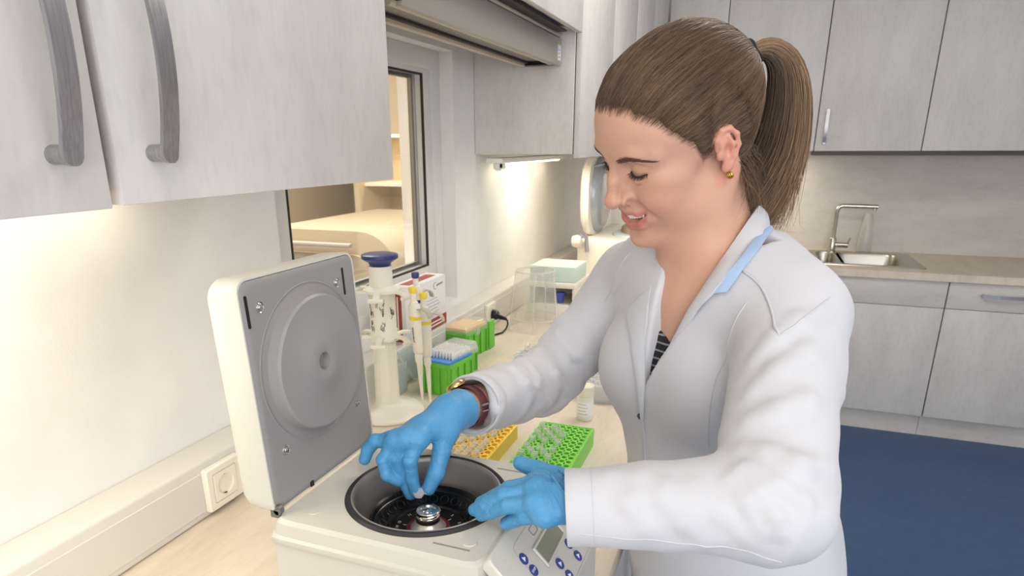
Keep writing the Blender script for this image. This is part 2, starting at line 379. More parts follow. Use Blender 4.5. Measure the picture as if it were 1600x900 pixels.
bm = BM(); box(bm, 1.19, 2.69, 4.40, 4.45, 1.462, 1.496, .003); t = obj('under_cabinet_light', bm, mat('lamp_grey', '#77716b', .5), sharp=30)
tag(t, 'grey unlit lamp rail under the far wall cabinets', 'lamp')

def base_unit(label, x0, x1, drawer_handle=None, door_handle=None):
    yf = 3.905
    t = thing('base_cabinet', label, 'cabinet', ((x0+x1)/2, 4.2, 0))
    boxobj('carcase', (x0, x1, yf+.021, YF-.02, .12, .70 if x0 < 1.3 or x0 < 1.9 else .858), M_conc, t)
    boxobj('plinth', (x0, x1, yf+.045, yf+.06, 0, .121), M_conc_h, t)
    bm = BM(); box(bm, x0+.001, x1-.001, yf+.019, yf+.0205, .125, .858); obj('front_edging', bm, M_gap, t)
    dr = boxobj('drawer', (x0+.002, x1-.002, yf, yf+.018, .7225, .858), M_conc_h, t, .001)
    d = boxobj('door', (x0+.002, x1-.002, yf, yf+.018, .125, .7195), M_conc, t, .001)
    if drawer_handle: handle(dr, (drawer_handle[0], yf, .800), (drawer_handle[1], yf, .800), (0, -1, 0), (0, 0, 1), .016)
    if door_handle: handle(d, (door_handle, yf, .52), (door_handle, yf, .69), (0, -1, 0), (1, 0, 0), .016)
base_unit('pale base cabinet behind her, left of the sink cabinet', .82, 1.350, None)
base_unit('pale base cabinet with plain drawer front under the sink', 1.352, 1.877)
base_unit('pale base cabinet with a curved steel drawer handle at right edge', 1.879, 2.40, (2.02, 2.21))
base_unit('pale base cabinet outside the frame on the right', 2.402, 2.92, (2.54, 2.73))
# far worktop with a cut-out for the sink
bm = BM(); y0, y1, z0, z1 = 3.885, YF-.012, .862, .9
HX0, HX1, HY0, HY1 = 1.27, 1.73, 4.03, 4.47
for a in ((.773, HX0, y0, y1), (HX1, 2.95, y0, y1), (HX0, HX1, y0, HY0), (HX0, HX1, HY1, y1)): box(bm, *a, z0, z1)
o = obj('far_worktop', bm, M_top); tag(o, 'pale worktop on the far cabinets with the sink let in', 'worktop')
# sink
t = thing('sink', 'stainless steel drop-in sink in the far worktop', 'sink', (1.5, 4.25, .9)); M_sink = mat('sink_steel', '#b9b4aa', 0.3, 1.0)
bm = BM(); x0, x1, yy0, yy1 = 1.25, 1.79, 4.0, 4.52
def rr(cx, cy, w, h, r, z, n=6): return [(cx+a, cy+b, z) for a, b in rrect(w, h, r, n)]
loft(bm, [rr(1.52, 4.26, .54, .52, .02, .9005), rr(1.52, 4.26, .536, .516, .02, .905), rr(1.52, 4.26, .50, .48, .02, .904)], (False, False))
# flat rim between the outline and two bowl openings
def annulus(bm, cx, cy, w, h, r, ow, oh, orr, ocx, ocy, z):
    loft(bm, [rr(ocx, ocy, ow, oh, orr, z), rr(cx, cy, w, h, r, z)], (False, False))
annulus(bm, 1.555, 4.245, .32, .40, .05, .36, .48, .02, 1.59, 4.26, .904)
annulus(bm, 1.335, 4.26, .10, .40, .04, .14, .48, .02, 1.34, 4.26, .904)
obj('rim', bm, M_sink, t, sharp=30)
bm = BM(); loft(bm, [rr(1.555, 4.245, .32, .40, .05, .904), rr(1.555, 4.245, .312, .392, .05, .895), rr(1.555, 4.245, .296, .376, .06, .75), rr(1.555, 4.245, .23, .31, .06, .742)], (False, True)); obj('basin', bm, M_sink, t, sharp=40)
bm = BM(); loft(bm, [rr(1.335, 4.26, .10, .40, .04, .904), rr(1.335, 4.26, .094, .394, .04, .895), rr(1.335, 4.26, .085, .38, .04, .80)], (False, True)); obj('side_basin', bm, M_sink, t, sharp=40)
latheobj('drain', [(0, .002), (.025, .002), (.035, .0)], M_chrome, t, 20, (1.555, 4.245, .742))
# tap
t = thing('tap', 'tall chrome mixer tap with a square swan neck beside the sink', 'tap', (1.378, 4.50, .905)); M_tap = mat('tap_metal', '#c9c3b8', 0.2, 1.0)
tx, ty = 1.378, 4.495
latheobj('tap_body', [(0, 0), (.026, 0), (.026, .006), (.021, .01), (.021, .075), (.017, .082), (.0, .082)], M_tap, t, 24, (tx, ty, .904))
bm = BM(); pts = [(tx, ty, .98), (tx, ty, 1.10)]
for i in range(9):
    a = PI/2*i/8; pts.append((tx+.03-.03*math.cos(a), ty-.003, 1.145+.03*math.sin(a)))
pts += [(tx+.10, ty-.006, 1.175), (tx+.21, ty-.012, 1.174)]
tube(bm, pts, .0125, 14); obj('spout', bm, M_tap, t, sharp=50)
latheobj('aerator', [(0, 0), (.010, 0), (.010, .018), (0, .018)], M_tap, t, 14, (tx+.195, ty-.011, 1.150))
bm = BM(); tube(bm, [(tx+.015, ty, .945), (tx+.085, ty-.01, .945)], .015, 14); obj('lever_hub', bm, M_tap, t, sharp=50)
bm = BM(); tube(bm, [(tx+.078, ty-.01, .95), (tx+.092, ty-.012, .99)], [.006, .0045], 8); obj('lever', bm, M_tap, t, sharp=50)
t = thing('wash_bottle', 'translucent white tapering bottle standing behind the tap', 'bottle', (1.56, 4.565, .9))
latheobj('bottle_body', [(0, 0), (.04, 0), (.042, .01), (.036, .10), (.022, .22), (.012, .235), (.0, .235)], M_frost, t, 24, (1.56, 4.562, .9))
# left bench
bm = BM(); box(bm, 0, .773, -1.5, YF-.012, .862, .9, .003); o = obj('bench_worktop', bm, M_top, sharp=30); tag(o, 'long cream worktop of the side bench along the window wall', 'worktop')
for i, (a, b) in enumerate(((-1.48, -.52), (-.515, .445), (.45, 1.41), (1.415, 2.375), (2.38, 3.34), (3.345, 3.87))):
    pos = ('behind the photographer', 'left of the photographer', 'under the large centrifuge', 'under the tube racks', 'under the clear beaker', 'under the far centrifuge')[i]
    t = thing('base_cabinet', 'pale base cabinet of the side bench ' + pos, 'cabinet', (.4, (a+b)/2, 0))
    boxobj('carcase', (.02, .705, a, b, .12, .861), M_conc, t); boxobj('plinth', (.64, .655, a, b, 0, .121), M_conc_h, t)
    d = boxobj('door', (.707, .725, a+.002, b-.002, .125, .7195), M_conc, t, .001); handle(d, (.725, b-.05, .52), (.725, b-.05, .69), (1, 0, 0), (0, 1, 0), .016)
    d = boxobj('drawer', (.707, .725, a+.002, b-.002, .7225, .857), M_conc_h, t, .001); handle(d, (.725, (a+b)/2-.09, .80), (.725, (a+b)/2+.09, .80), (1, 0, 0), (0, 0, 1), .016)

# extractor hood
M_hood = mat('hood_metal', '#b3aca1', 0.38, 0.35); M_hoodb = mat('hood_beige', '#cfc0aa', 0.45); M_dark = mat('slot_dark', '#3a322f', .6)
t = thing('extractor_hood', 'grey slide-out extractor hood with front visor above the window', 'hood', (.2, 1.65, 1.857))
boxobj('visor', (.288, .303, 1.157, 2.188, 1.764, 1.842), M_hood, t, .002)
boxobj('visor_top_rail', (.255, .300, 1.157, 2.19, 1.846, 1.8565), M_hoodb, t, .001)
bm = BM(); tube(bm, [(.283, 1.14, 1.771), (.283, 2.14, 1.771)], .008, 10); box(bm, .255, .285, 1.14, 2.14, 1.776, 1.781); obj('lower_rail', bm, M_hoodb, t, sharp=40)
m = add_noise(mat('perforated_filter', '#a8a29c', 0.45, .6), '#6f6a66', scale=(1, 1, 1), nscale=320, detail=1)
boxobj('filter', (.205, .268, 1.13, 2.15, 1.778, 1.783), m, t)
boxobj('filter_gap', (.194, .206, 1.13, 2.16, 1.772, 1.783), M_dark, t); boxobj('rear_rail', (.178, .1945, 1.13, 2.16, 1.764, 1.79), M_hoodb, t, .002)
boxobj('end_cap', (.18, .287, 2.152, 2.186, 1.7665, 1.84), M_black, t); boxobj('end_cap', (.18, .303, 1.02, 1.156, 1.772, 1.842), M_black, t)
boxobj('hood_body', (.10, .179, 1.02, 2.19, 1.835, 1.857), M_hood, t)
boxobj('label_sticker', (.303, .3034, 2.150, 2.184, 1.778, 1.822), mat('sticker', '#eceef0', .5), t)
bm = BM()
for k in range(3): box(bm, .3034, .3036, 2.156, 2.176-.004*k, 1.786+.010*k, 1.789+.010*k)
obj('label_print', bm, mat('print_grey', '#8b8f96', .6), t)
latheobj('mark_dot', [(0, .0005), (.005, .0005), (.005, 0)], mat('mark_yellow', '#d9cf74', .5), t, 14, (.303, 2.163, 1.828), (1, 0, 0))
boxobj('vent_slot', (.305, .335, 1.02, 2.13, 1.853, 1.8575), M_dark, t)

# lamps under the wall cabinets on the left wall
M_lampw = emit('lamp_tube', '#fff1d6', 9.0)
def lamp(label, y0, y1, x, z, power, wid=.05):
    t = thing('under_cabinet_light', label, 'lamp', (x, (y0+y1)/2, z))
    boxobj('lamp_housing', (x-.03, x+.03, y0, y1, z, z+.018), M_white, t, .003)
    bm = BM(); box(bm, x-.012, x+.012, y0+.09, y1-.03, z-.006, z+.001, .002); obj('diffuser', bm, M_lampw, t)
    bm = BM(); lathe(bm, [(0, -.006), (.016, -.006), (.018, 0), (.018, .012), (0, .012)], 18, (x-.0, y0+.03, z-.008), (1, 0, 0)); box(bm, x-.012, x+.012, y0+.02, y0+.085, z-.02, z+.002, .004); obj('lamp_bracket', bm, M_white, t, sharp=40)
    area('under_cabinet_lamp_light', (x, (y0+y1)/2, z-.010), (x-.06, (y0+y1)/2, 0), wid, y1-y0-.1, power, (1.0, 0.90, 0.73))
    return t
lamp('lit strip lamp hidden under the large wall cabinet at left', .02, .80, .055, 1.468, 2.9)
lamp('lit strip lamp with white bracket under the plain wall cabinet near the corner', 2.23, 3.05, .06, 1.468, 3.6)

t = thing('under_cabinet_light', 'lit strip lamp under the far wall cabinet hidden behind her hair', 'lamp', (.80, 4.42, 1.468))
boxobj('lamp_housing', (.42, 1.17, 4.39, 4.45, 1.468, 1.486), M_white, t, .003); boxobj('diffuser', (.45, 1.14, 4.408, 4.432, 1.462, 1.469), M_lampw, t)
area('under_cabinet_lamp_light', (.80, 4.42, 1.458), (.80, 4.5, 0), .65, .03, 3.2, (1.0, .90, .73))

# ------------------------------------------------------------------ the centrifuge she works at
M_cf = mat('centrifuge_grey', '#c9c5ba', 0.42); M_cfw = mat('centrifuge_white', '#cfccc1', 0.38)
M_lidg = mat('lid_grey', '#918e8d', 0.45); M_bowl = add_noise(mat('bowl_metal', '#a59f9a', 0.38, 0.55), None, bump=0.05, bscale=300)
M_blackm = mat('rotor_black', '#0c0c0e', 0.22); M_line = mat('panel_line', '#b9b8b4', .5); M_blue = mat('button_blue', '#34408f', .4)
CX, CY, ZT = 0.597, 0.616, 1.140
cf = thing('centrifuge', 'open grey benchtop centrifuge with black rotor that she loads', 'centrifuge', (.61, .615, .9))
bm = BM()
X0, X1, Y0, Y1 = .458, .716, .498, .730
hcx, hcy, hw_, hh_ = (X0+X1)/2, (Y0+Y1)/2, (X1-X0)-.006, (Y1-Y0)-.006
HR_ = lambda sh, z: [(hcx+a, hcy+b, z) for a, b in rrect(hw_-2*sh, hh_-2*sh, .010-min(sh, .006), 5)]
loft(bm, [HR_(0, .915), HR_(0, 1.1125), HR_(.006, 1.1125), HR_(.006, .925)])
loft(bm, [[(X1-.004, y, .915), (X1-.004, y, 1.110), (X1+.004, y, 1.108), (.778, y, 1.050), (.778, y, .915)] for y in (Y0+.003, Y1-.003)])
for lx in (.49, .74):
    for ly in (.53, .70): lathe(bm, [(0, 0), (.012, 0), (.012, .017), (0, .017)], 14, (lx, ly, .899))
obj('housing', bm, M_cf, cf)
# top plate with the round opening
bm = BM(); NN = 96
def outer(off, z):
    w, h, r = (X1-X0)+2*off, (Y1-Y0)+2*off, .012; out = []
    cx, cy = (X0+X1)/2, (Y0+Y1)/2
    for i in range(NN):
        a = 2*PI*i/NN; dx, dy = math.cos(a), math.sin(a)
        # march from the bowl centre to the rounded rectangle
        lo, hi = 0, .5
        for _ in range(30):
            m_ = (lo+hi)/2; px, py = CX+dx*m_-cx, CY+dy*m_-cy
            qx, qy = abs(px)-(w/2-r), abs(py)-(h/2-r)
            d_ = math.hypot(max(qx, 0), max(qy, 0)) + min(max(qx, qy), 0) - r
            lo, hi = (m_, hi) if d_ < 0 else (lo, m_)
        out.append((CX+dx*lo, CY+dy*lo, z))
    return out
def circ(r, z): return [(CX+r*math.cos(2*PI*i/NN), CY+r*math.sin(2*PI*i/NN), z) for i in range(NN)]
loft(bm, [outer(-.004, 1.108), outer(-.001, 1.112), outer(0, 1.116), outer(0, 1.120), outer(-.0035, 1.122), outer(-.004, 1.128), outer(-.005, 1.136), outer(-.009, ZT), circ(.095, ZT), circ(.092, ZT-.004)], (False, False))
obj('top_plate', bm, M_cf, cf, sharp=35)
latheobj('gasket', [(.0878, -.006), (.0878, .0022), (.0890, .0032), (.0925, .0032), (.0947, .0008), (.0947, -.006)], M_rub, cf, 96, (CX, CY, ZT))
latheobj('bowl', [(.0880, .0026), (.0862, .0030), (.0848, .0010), (.0838, -.003), (.0790, -.066), (.075, -.073), (0, -.073)], M_bowl, cf, 96, (CX, CY, ZT))
ro = latheobj('rotor', [(0, -.068), (.062, -.068), (.0680, -.052), (.0692, -.031), (.0680, -.0285), (.0655, -.030), (.0635, -.034), (.0620, -.0345), (.0490, -.0470), (.0475, -.0445), (.0455, -.0445), (.0440, -.0470), (.018, -.0485), (0, -.0485)], M_blackm, cf, 96, (CX, CY, ZT), sharp=30)
# wells in the cone: 24 tube seats
wm = None
nrm = Vector((-.011, 0, .0125)).normalized()
for i in range(24):
    a = 2*PI*(i+.3)/24; M = Matrix.Translation((CX, CY, 0)) @ Matrix.Rotation(a, 4, 'Z')
    if wm is None:
        bm = BM(); ax = Vector((-.0110, 0, .0125)).normalized(); c = Vector((.0555, 0, ZT-.0405))
        lathe(bm, [(.0058, -.004), (.0058, .0008), (.0048, .0008), (.0045, -.012), (0, -.012)], 16, c, ax)
        bmesh.ops.recalc_face_normals(bm, faces=bm.faces); wm = bpy.data.meshes.new('well'); bm.to_mesh(wm); bm.free(); wm.materials.append(mat('well_black', '#050506', .3))
        wm.polygons.foreach_set('use_smooth', [True]*len(wm.polygons))
    o = bpy.data.objects.new('tube_well', wm); COL.objects.link(o); WMAT[o] = M; o.parent = ro; o.matrix_parent_inverse = WMAT[ro].inverted(); o.matrix_basis = M
bm = BM()
for i in range(24):
    a = 2*PI*(i+.3)/24
    if i % 2 == 0 or i > 12:
        r = .0375; p = Vector((CX+r*math.cos(a), CY+r*math.sin(a), ZT-.0469))
        ey = Vector((math.cos(a), math.sin(a), .13)).normalized(); ex = Vector((math.sin(a), -math.cos(a), 0)); ez = ex.cross(ey)
        text_mesh(bm, str(i+1), .0052, basis(ex, ey, ez, p), .0001)
    if i % 3 == 0:
        for r0, r1 in ((.0275, .0315),):
            p0 = Vector((CX+r0*math.cos(a+.1), CY+r0*math.sin(a+.1), ZT-.0473)); p1 = Vector((CX+r1*math.cos(a+.1), CY+r1*math.sin(a+.1), ZT-.0470))
            strap(bm, [p0, p1], (-math.sin(a), math.cos(a), 0), .0008, .0003)
obj('rotor_numbers', bm, mat('print_white', '#d8d8d6', .5), ro)
latheobj('rotor_red_ring', [(.0262, -.0490), (.0262, -.0466), (.0205, -.0461), (.0205, -.0490)], mat('dark_red', '#5c1620', .35), ro, 40, (CX, CY, ZT))
M_hub = mat('hub_steel', '#e4ded2', .3, .75)
latheobj('rotor_hub', [(0, -.0480), (.0210, -.0480), (.0214, -.0455), (.0150, -.0378), (.0142, -.0365), (.0142, -.0350)], M_hub, ro, 48, (CX, CY, ZT))
latheobj('hub_collar', [(.0132, -.0372), (.0145, -.0368), (.0145, -.0322), (.0132, -.0318)], mat('dark_steel', '#6b5f55', .3, .9), ro, 40, (CX, CY, ZT))
latheobj('lock_nut', [(.0138, -.0325), (.0145, -.0320), (.0145, -.0300), (.0138, -.0292), (.0130, -.0288), (.0125, -.0280), (.0130, -.0270), (.0137, -.0266), (.0137, -.0240), (.0130, -.0232), (.0100, -.0232), (.0090, -.0252), (.0056, -.0252), (.0050, -.0240), (.0022, -.0240), (.0019, -.0260), (0, -.0260)], M_chrome, ro, 48, (CX, CY, ZT), sharp=25)
bm = BM(); pts = [(CX+.0139*math.cos(a), CY+.0139*math.sin(a), ZT-.0292+.0055*(a+2.6)/4.2) for a in np.linspace(-2.6, 1.6, 26)]
tube(bm, pts, .0012, 6); obj('hub_thread', bm, M_chrome, ro, sharp=50)
# buttons and slots on the top
for (px, py) in ((.498, .533), (.685, .538)): latheobj('stud_cap', [(0, .0012), (.0072, .0012), (.0078, 0)], M_cf, cf, 24, (px, py, ZT))
for (xa, xb, yy) in ((.650, .691, .5245), (.653, .702, .7015)): boxobj('lid_slot', (xa, xb, yy-.0012, yy+.0012, ZT-.002, ZT+.0004), mat('slot_grey', '#8f8b82', .6), cf)
# control panel: a white wedge with a 45 degree face
PA = Vector((.7155, 0, ZT+.0035)); ds = Vector((1, 0, -1)).normalized(); pn = Vector((1, 0, 1)).normalized(); ey = Vector((0, 1, 0))
def PP(y, s, h=0): return PA + ey*y + ds*s + pn*h
PY0, PY1, PL = .512, .716, .098
pc, ph = (PY0+PY1)/2, PY1-PY0
bm = BM()
out = [(y, s) for y, s in rrect(ph, PL, .006, 4)]
loft(bm, [[PP(pc+a, PL/2+b, -.012) for a, b in out], [PP(pc+a, PL/2+b, -.002) for a, b in out], [PP(pc+a*.985, PL/2+b*.97, 0) for a, b in out]])
pa = obj('control_panel', bm, M_cfw, cf, sharp=35)
bm = BM(); mo = rrect(.158, .080, .010, 6); mi = rrect(.1572, .0792, .0096, 6)
loft(bm, [[PP(.630+a, .054+b, .0002) for a, b in mo], [PP(.630+a, .054+b, .0004) for a, b in mo], [PP(.630+a, .054+b, .0004) for a, b in mi], [PP(.630+a, .054+b, .0002) for a, b in mi]], (False, False)); obj('membrane_edge', bm, M_line, pa)
bm = BM(); loft(bm, [[PP(.613+a, .0465+b, .0006) for a, b in rrect(.070, .026, .001, 2)], [PP(.613+a, .0465+b, .0030) for a, b in rrect(.069, .025, .001, 2)], [PP(.613+a, .0465+b, .0026) for a, b in rrect(.064, .0205, .001, 2)], [PP(.613+a, .0465+b, .0006) for a, b in rrect(.0632, .0197, .001, 2)]], (False, False)); obj('display_frame', bm, M_cfw, pa, sharp=30)
bm = BM(); loft(bm, [[PP(.613+a, .0465+b, .0003) for a, b in rrect(.0645, .021, .001, 2)], [PP(.613+a, .0465+b, .0008) for a, b in rrect(.0645, .021, .001, 2)]]); obj('display', bm, mat('lcd_green', '#8e907a', .18), pa)
M_panelw = mat('panel_print_white', '#f2f2f0', .5)
for k, (y, s) in enumerate(((.556, .031), (.556, .0465), (.638, .0685), (.636, .085), (.599, .0695), (.598, .0855))):
    bm = BM(); lathe(bm, [(0, .0007), (.0062, .0007), (.0064, 0)], 28, PP(y, s, .0003), pn); b = obj('button', bm, M_blue, pa, sharp=40)
    bm = BM()
    if k != 1:
        t3 = [(.0034, 0), (-.0022, -.0030), (-.0022, .0030)]
        sg = 1 if k in (0, 2, 4) else 1
        prism(bm, t3, lambda a, c: PP(y+a*sg, s+c, .0009), lambda a, c: PP(y+a*sg, s+c, .0012)); obj('arrow', bm, M_panelw, b)
    else:
        text_mesh(bm, 'STOP', .0038, basis(ey, -ds, pn, PP(y, s, .0011)), .0001); obj('caption', bm, M_panelw, b)
for y, s in ((.604, .0235), (.6265, .0235)):
    bm = BM(); o_, i_ = rrect(.0155, .0095, .003, 4), rrect(.0147, .0087, .0026, 4)
    loft(bm, [[PP(y+a, s+b, .0003) for a, b in o_], [PP(y+a, s+b, .0008) for a, b in o_], [PP(y+a, s+b, .0008) for a, b in i_], [PP(y+a, s+b, .0003) for a, b in i_]], (False, False)); obj('key_outline', bm, mat('outline_violet', '#6a6f9c', .5), pa)
# lid, standing open
LX, LY, LZ0, LH, LW = .464, .614, 1.140, .262, .212
def LP(y, v, w): # y along the hinge, v up the lid, w out of its grey face
    return Vector((LX - .058*v + w, LY + y, LZ0 + v + .058*w))
bm = BM()
def lidloop(sc, w, r):
    out = []
    for a, b in rrect(LW*sc + 0, LH, r, 6):
        # square lower corners
        if b < -LH/2 + .03: a = math.copysign(LW*sc/2, a) if abs(a) > LW*sc/2-r-1e-6 and abs(a) > .05 else a
        out.append((a, b))
    return out
def LL(shr, w, r): return [LP(a*(1-2*shr/LW), LH/2 + b*(1-2*shr/LH) + (-shr if False else 0), w) for a, b in rrect(LW, LH, r, 6)]
loft(bm, [LL(.022, -.047, .02), LL(.010, -.0455, .02), LL(.004, -.042, .02), LL(.0005, -.034, .018), LL(0, -.02, .016), LL(0, -.003, .014), LL(.0012, 0, .014), LL(.003, 0, .014), LL(.0035, -.003, .014)], (True, True))
li = obj('lid', bm, M_cfw, cf, sharp=50)
bm = BM(); loft(bm, [LL(.0036, -.004, .014), LL(.0036, -.001, .014), LL(.0044, -.0002, .014), LL(.010, .0010, .012), LL(.012, .0010, .012)]); obj('lid_face', bm, M_lidg, li, sharp=50)
c0 = LP(0, .148, .001); ax = Vector((1, 0, .058)).normalized()
latheobj('lid_disc', [(.0935, -.001), (.0935, .0003), (.0925, .0008), (.090, -.0002), (.0845, .0006), (.082, .001), (.0790, .0115), (.0765, .0140), (.028, .0146), (.0265, .0154), (.020, .0155), (.0125, .0155), (.0105, .0147), (.0098, .006), (0, .006)], M_lidg, li, 96, c0, ax, sharp=28)
for y, v in ((-.077, .229), (.063, .229), (-.072, .065), (.075, .066)):
    latheobj('lid_screw', [(.0062, 0), (.0060, .0006), (.0048, -.0002), (.0042, .0002), (.0040, .0018), (.0030, .0026), (.0012, .0026), (.0010, .0012), (0, .0012)], M_chrome, li, 18, LP(y, v, .0010), ax)
for y in (-.0955, .078):
    bm = BM(); prism(bm, rrect(.0038, .034, .0012, 2), lambda a, b: LP(y+a, .2275+b, .0004), lambda a, b: LP(y+a, .2275+b, .0014)); obj('latch_slot', bm, M_black, li)
bm = BM(); prism(bm, rrect(.006, .007, .0012, 2), lambda a, b: LP(-.037+a, .006+b, .0004), lambda a, b: LP(-.037+a, .006+b, .0016)); obj('latch_slot', bm, M_black, li)
for yy in (-.100, .099):
    bm = BM(); tube(bm, [LP(yy-.003, .0055, .002), LP(yy+.003, .0055, .002)], .0055, 12); box(bm, LX-.008, LX+.004, LY+yy-.003, LY+yy+.003, 1.136, 1.146, .001); obj('hinge', bm, mat('hinge_grey', '#6f6c6a', .4, .3), li, sharp=40)

# ------------------------------------------------------------------ small tubes
def tube_mesh(h=.028, r=.0042, lid=True):
    bm = BM(); lathe(bm, [(0, 0), (.0012, .0003), (r*.9, h*.45), (r, h*.5), (r, h*.93), (r*1.22, h*.93), (r*1.22, h), (r*.86, h), (r*.84, h*.5), (0, .002)], 14)
    bmesh.ops.recalc_face_normals(bm, faces=bm.faces); me = bpy.data.meshes.new('sample_tube'); bm.to_mesh(me); bm.free(); me.materials.append(M_tubep)
    me.polygons.foreach_set('use_smooth', [True]*len(me.polygons)); return me
TM = tube_mesh(.036, .0058)
def tube_at(x, y, z, label, group, a=0):
    o = bpy.data.objects.new('sample_tube', TM); COL.objects.link(o); _reg(o, None, Matrix.Translation((x, y, z)) @ Matrix.Rotation(a, 4, 'Z')); tag(o, label, 'tube', group); return o

def tube_rack(name, label, x0, x1, y0, y1, zt, nx, ny, m, mh, r=.0052):
    t = thing(name, label, 'rack', ((x0+x1)/2, (y0+y1)/2, .9))
    bm = BM(); px, py = (x1-x0-.008)/nx, (y1-y0-.008)/ny; K = 12
    xs = [x0+.004+px*(i+.5) for i in range(nx)]; ys = [y0+.004+py*(j+.5) for j in range(ny)]
    # deck: each cell is a square with a round hole
    for cx in xs:
        for cy in ys:
            sq = []; ci = []; lo_ = []
            for k in range(K):
                a = 2*PI*k/K; dx, dy = math.cos(a), math.sin(a); q = 1/max(abs(dx)/(px/2), abs(dy)/(py/2))
                sq.append(bm.verts.new((cx+dx*q, cy+dy*q, zt))); ci.append(bm.verts.new((cx+dx*r, cy+dy*r, zt))); lo_.append(bm.verts.new((cx+dx*r*.95, cy+dy*r*.95, zt-.012)))
            for k in range(K):
                j = (k+1) % K; bm.faces.new((sq[k], sq[j], ci[j], ci[k])); bm.faces.new((ci[k], ci[j], lo_[j], lo_[k]))
            for sx in (-1, 1):
                for sy in (-1, 1): # corner fill of the cell
                    pass
    bmesh.ops.remove_doubles(bm, verts=bm.verts, dist=1e-5)
    dk = obj('rack_deck', bm, m, t)
    bm = BM()
    for (a, b, c, d) in ((x0, x0+.004, y0, y1), (x1-.004, x1, y0, y1), (x0+.004, x1-.004, y0, y0+.004), (x0+.004, x1-.004, y1-.004, y1)): box(bm, a, b, c, d, .9003, zt+.0008)
    box(bm, x0+.004, x1-.004, y0+.004, y1-.004, .9003, .905); box(bm, x0+.004, x1-.004, y0+.004, y1-.004, zt-.0135, zt-.012)
    obj('rack_body', bm, mh, t)
    return xs, ys
M_green = mat('rack_green', '#7fd64a', .4, Subsurface_Weight=.15, Subsurface_Radius=(.01, .01, .004)); M_yel = mat('rack_yellow', '#f8cd48', .4, Subsurface_Weight=.15, Subsurface_Radius=(.01, .008, .002))
GX, GY = tube_rack('tube_rack', 'lime green tube rack behind her left hand', .527, .646, 1.088, 1.310, .940, 8, 12, M_green, M_green, .0054)
k = 0
for j in range(0, 12, 2):
    for i in range(0, 6, 1):
        if (i % 2) == 0 and not (j == 10 and i == 4): tube_at(GX[i], GY[j], .9135, 'open clear tube standing in the lime green rack', 'tubes in the green rack')
        elif i in (1, 3) and j in (2, 6, 8) : tube_at(GX[i], GY[j+1], .9135, 'open clear tube standing in the lime green rack', 'tubes in the green rack')
YX, YY = tube_rack('tube_rack', 'yellow tube rack under her right sleeve', .366, .478, 1.046, 1.286, .932, 6, 12, M_yel, M_yel, .0066)
for j in range(12):
    for i in range(5):
        if (i*3+j*2) % 5 not in (1,): tube_at(YX[i], YY[j], .9055, 'clear tube standing in the yellow rack', 'tubes in the yellow rack')

# the tube between her fingers
t = thing('sample_tube', 'small clear tube held between gloved thumb and index finger', 'tube', (.577, .634, 1.11))
ax = Vector((.15, -.55, .35)).normalized(); c = Vector((.5790, .6300, 1.1275))
bm = BM(); lathe(bm, [(0, -.020), (.0015, -.0195), (.0038, -.010), (.0040, -.001), (.0052, -.001), (.0052, .0006), (0, .0006)], 16, c, ax); obj('tube_body', bm, M_tubep, t, sharp=40)
bm = BM(); lathe(bm, [(.0062, .0008), (.0070, .0014), (.0070, .0034), (.0060, .0040), (.0052, .0028), (0, .0028)], 6, c, ax); u, w, a = frame_of(ax); tube(bm, [c+u*.005+a*.001, c+u*.0085+a*.002, c+u*.0085+a*.0005], .0012, 6); obj('tube_lid', bm, M_frost, t, sharp=40)

# ------------------------------------------------------------------ pipette stand and pipettes
M_stand = mat('stand_white', '#ece8dc', .4); M_knob = mat('knob_blue', '#2c3674', .35); M_hand = mat('hook_grey', '#b9b2a4', .45); M_ybtn = mat('button_yellow', '#efd23a', .4)
SX, SY = .130, 1.317
t = thing('pipette_stand', 'white pipette carousel stand with a large blue knob on top', 'stand', (SX, SY, .9))
latheobj('base', [(0, .0005), (.085, .0005), (.088, .004), (.088, .009), (.080, .016), (.034, .026), (.031, .034), (0, .034)], M_stand, t, 48, (SX, SY, .9))
latheobj('column', [(.0295, .03), (.0285, .10), (.026, .19), (.0255, .20)], M_stand, t, 36, (SX, SY, .9))
for k in range(8):
    a = 2*PI*k/8; bm = BM(); tube(bm, [(SX+.0285*math.cos(a), SY+.0285*math.sin(a), .935), (SX+.0262*math.cos(a), SY+.0262*math.sin(a), 1.085)], .0016, 6); obj('column_rib', bm, M_stand, t, sharp=50)
latheobj('carousel', [(.026, .188), (.036, .190), (.036, .198), (.031, .204), (.031, .298), (.036, .304), (.042, .306), (.042, .312), (.034, .317), (.0275, .320), (.0265, .366), (0, .366)], M_stand, t, 36, (SX, SY, .9))
latheobj('knob', [(0, .364), (.022, .364), (.0235, .366), (.0265, .374), (.038, .381), (.0425, .384), (.0430, .388), (.0415, .392), (.036, .394), (0, .3945)], M_knob, t, 48, (SX, SY, .9))
ARMS = [math.radians(d) for d in (-70, -12, 48, 108, 168, 228)]
for a in ARMS:
    for z, w in ((1.205, .014), (1.098, .013)):
        bm = BM(); d = Vector((math.cos(a), math.sin(a), 0)); c = Vector((SX, SY, z))
        pts = [c+d*.030, c+d*.045+Vector((0, 0, .004)), c+d*.062+Vector((0, 0, .003)), c+d*.076-Vector((0, 0, .006))]
        strap(bm, pts, d.cross(Vector((0, 0, 1))), w, .006)
        tube(bm, [c+d*.076-Vector((0, 0, .006))+Vector((-d.y, d.x, 0))*s for s in (-.017, .017)], .005, 8)
        o = obj('arm', bm, M_stand, t, sharp=40)
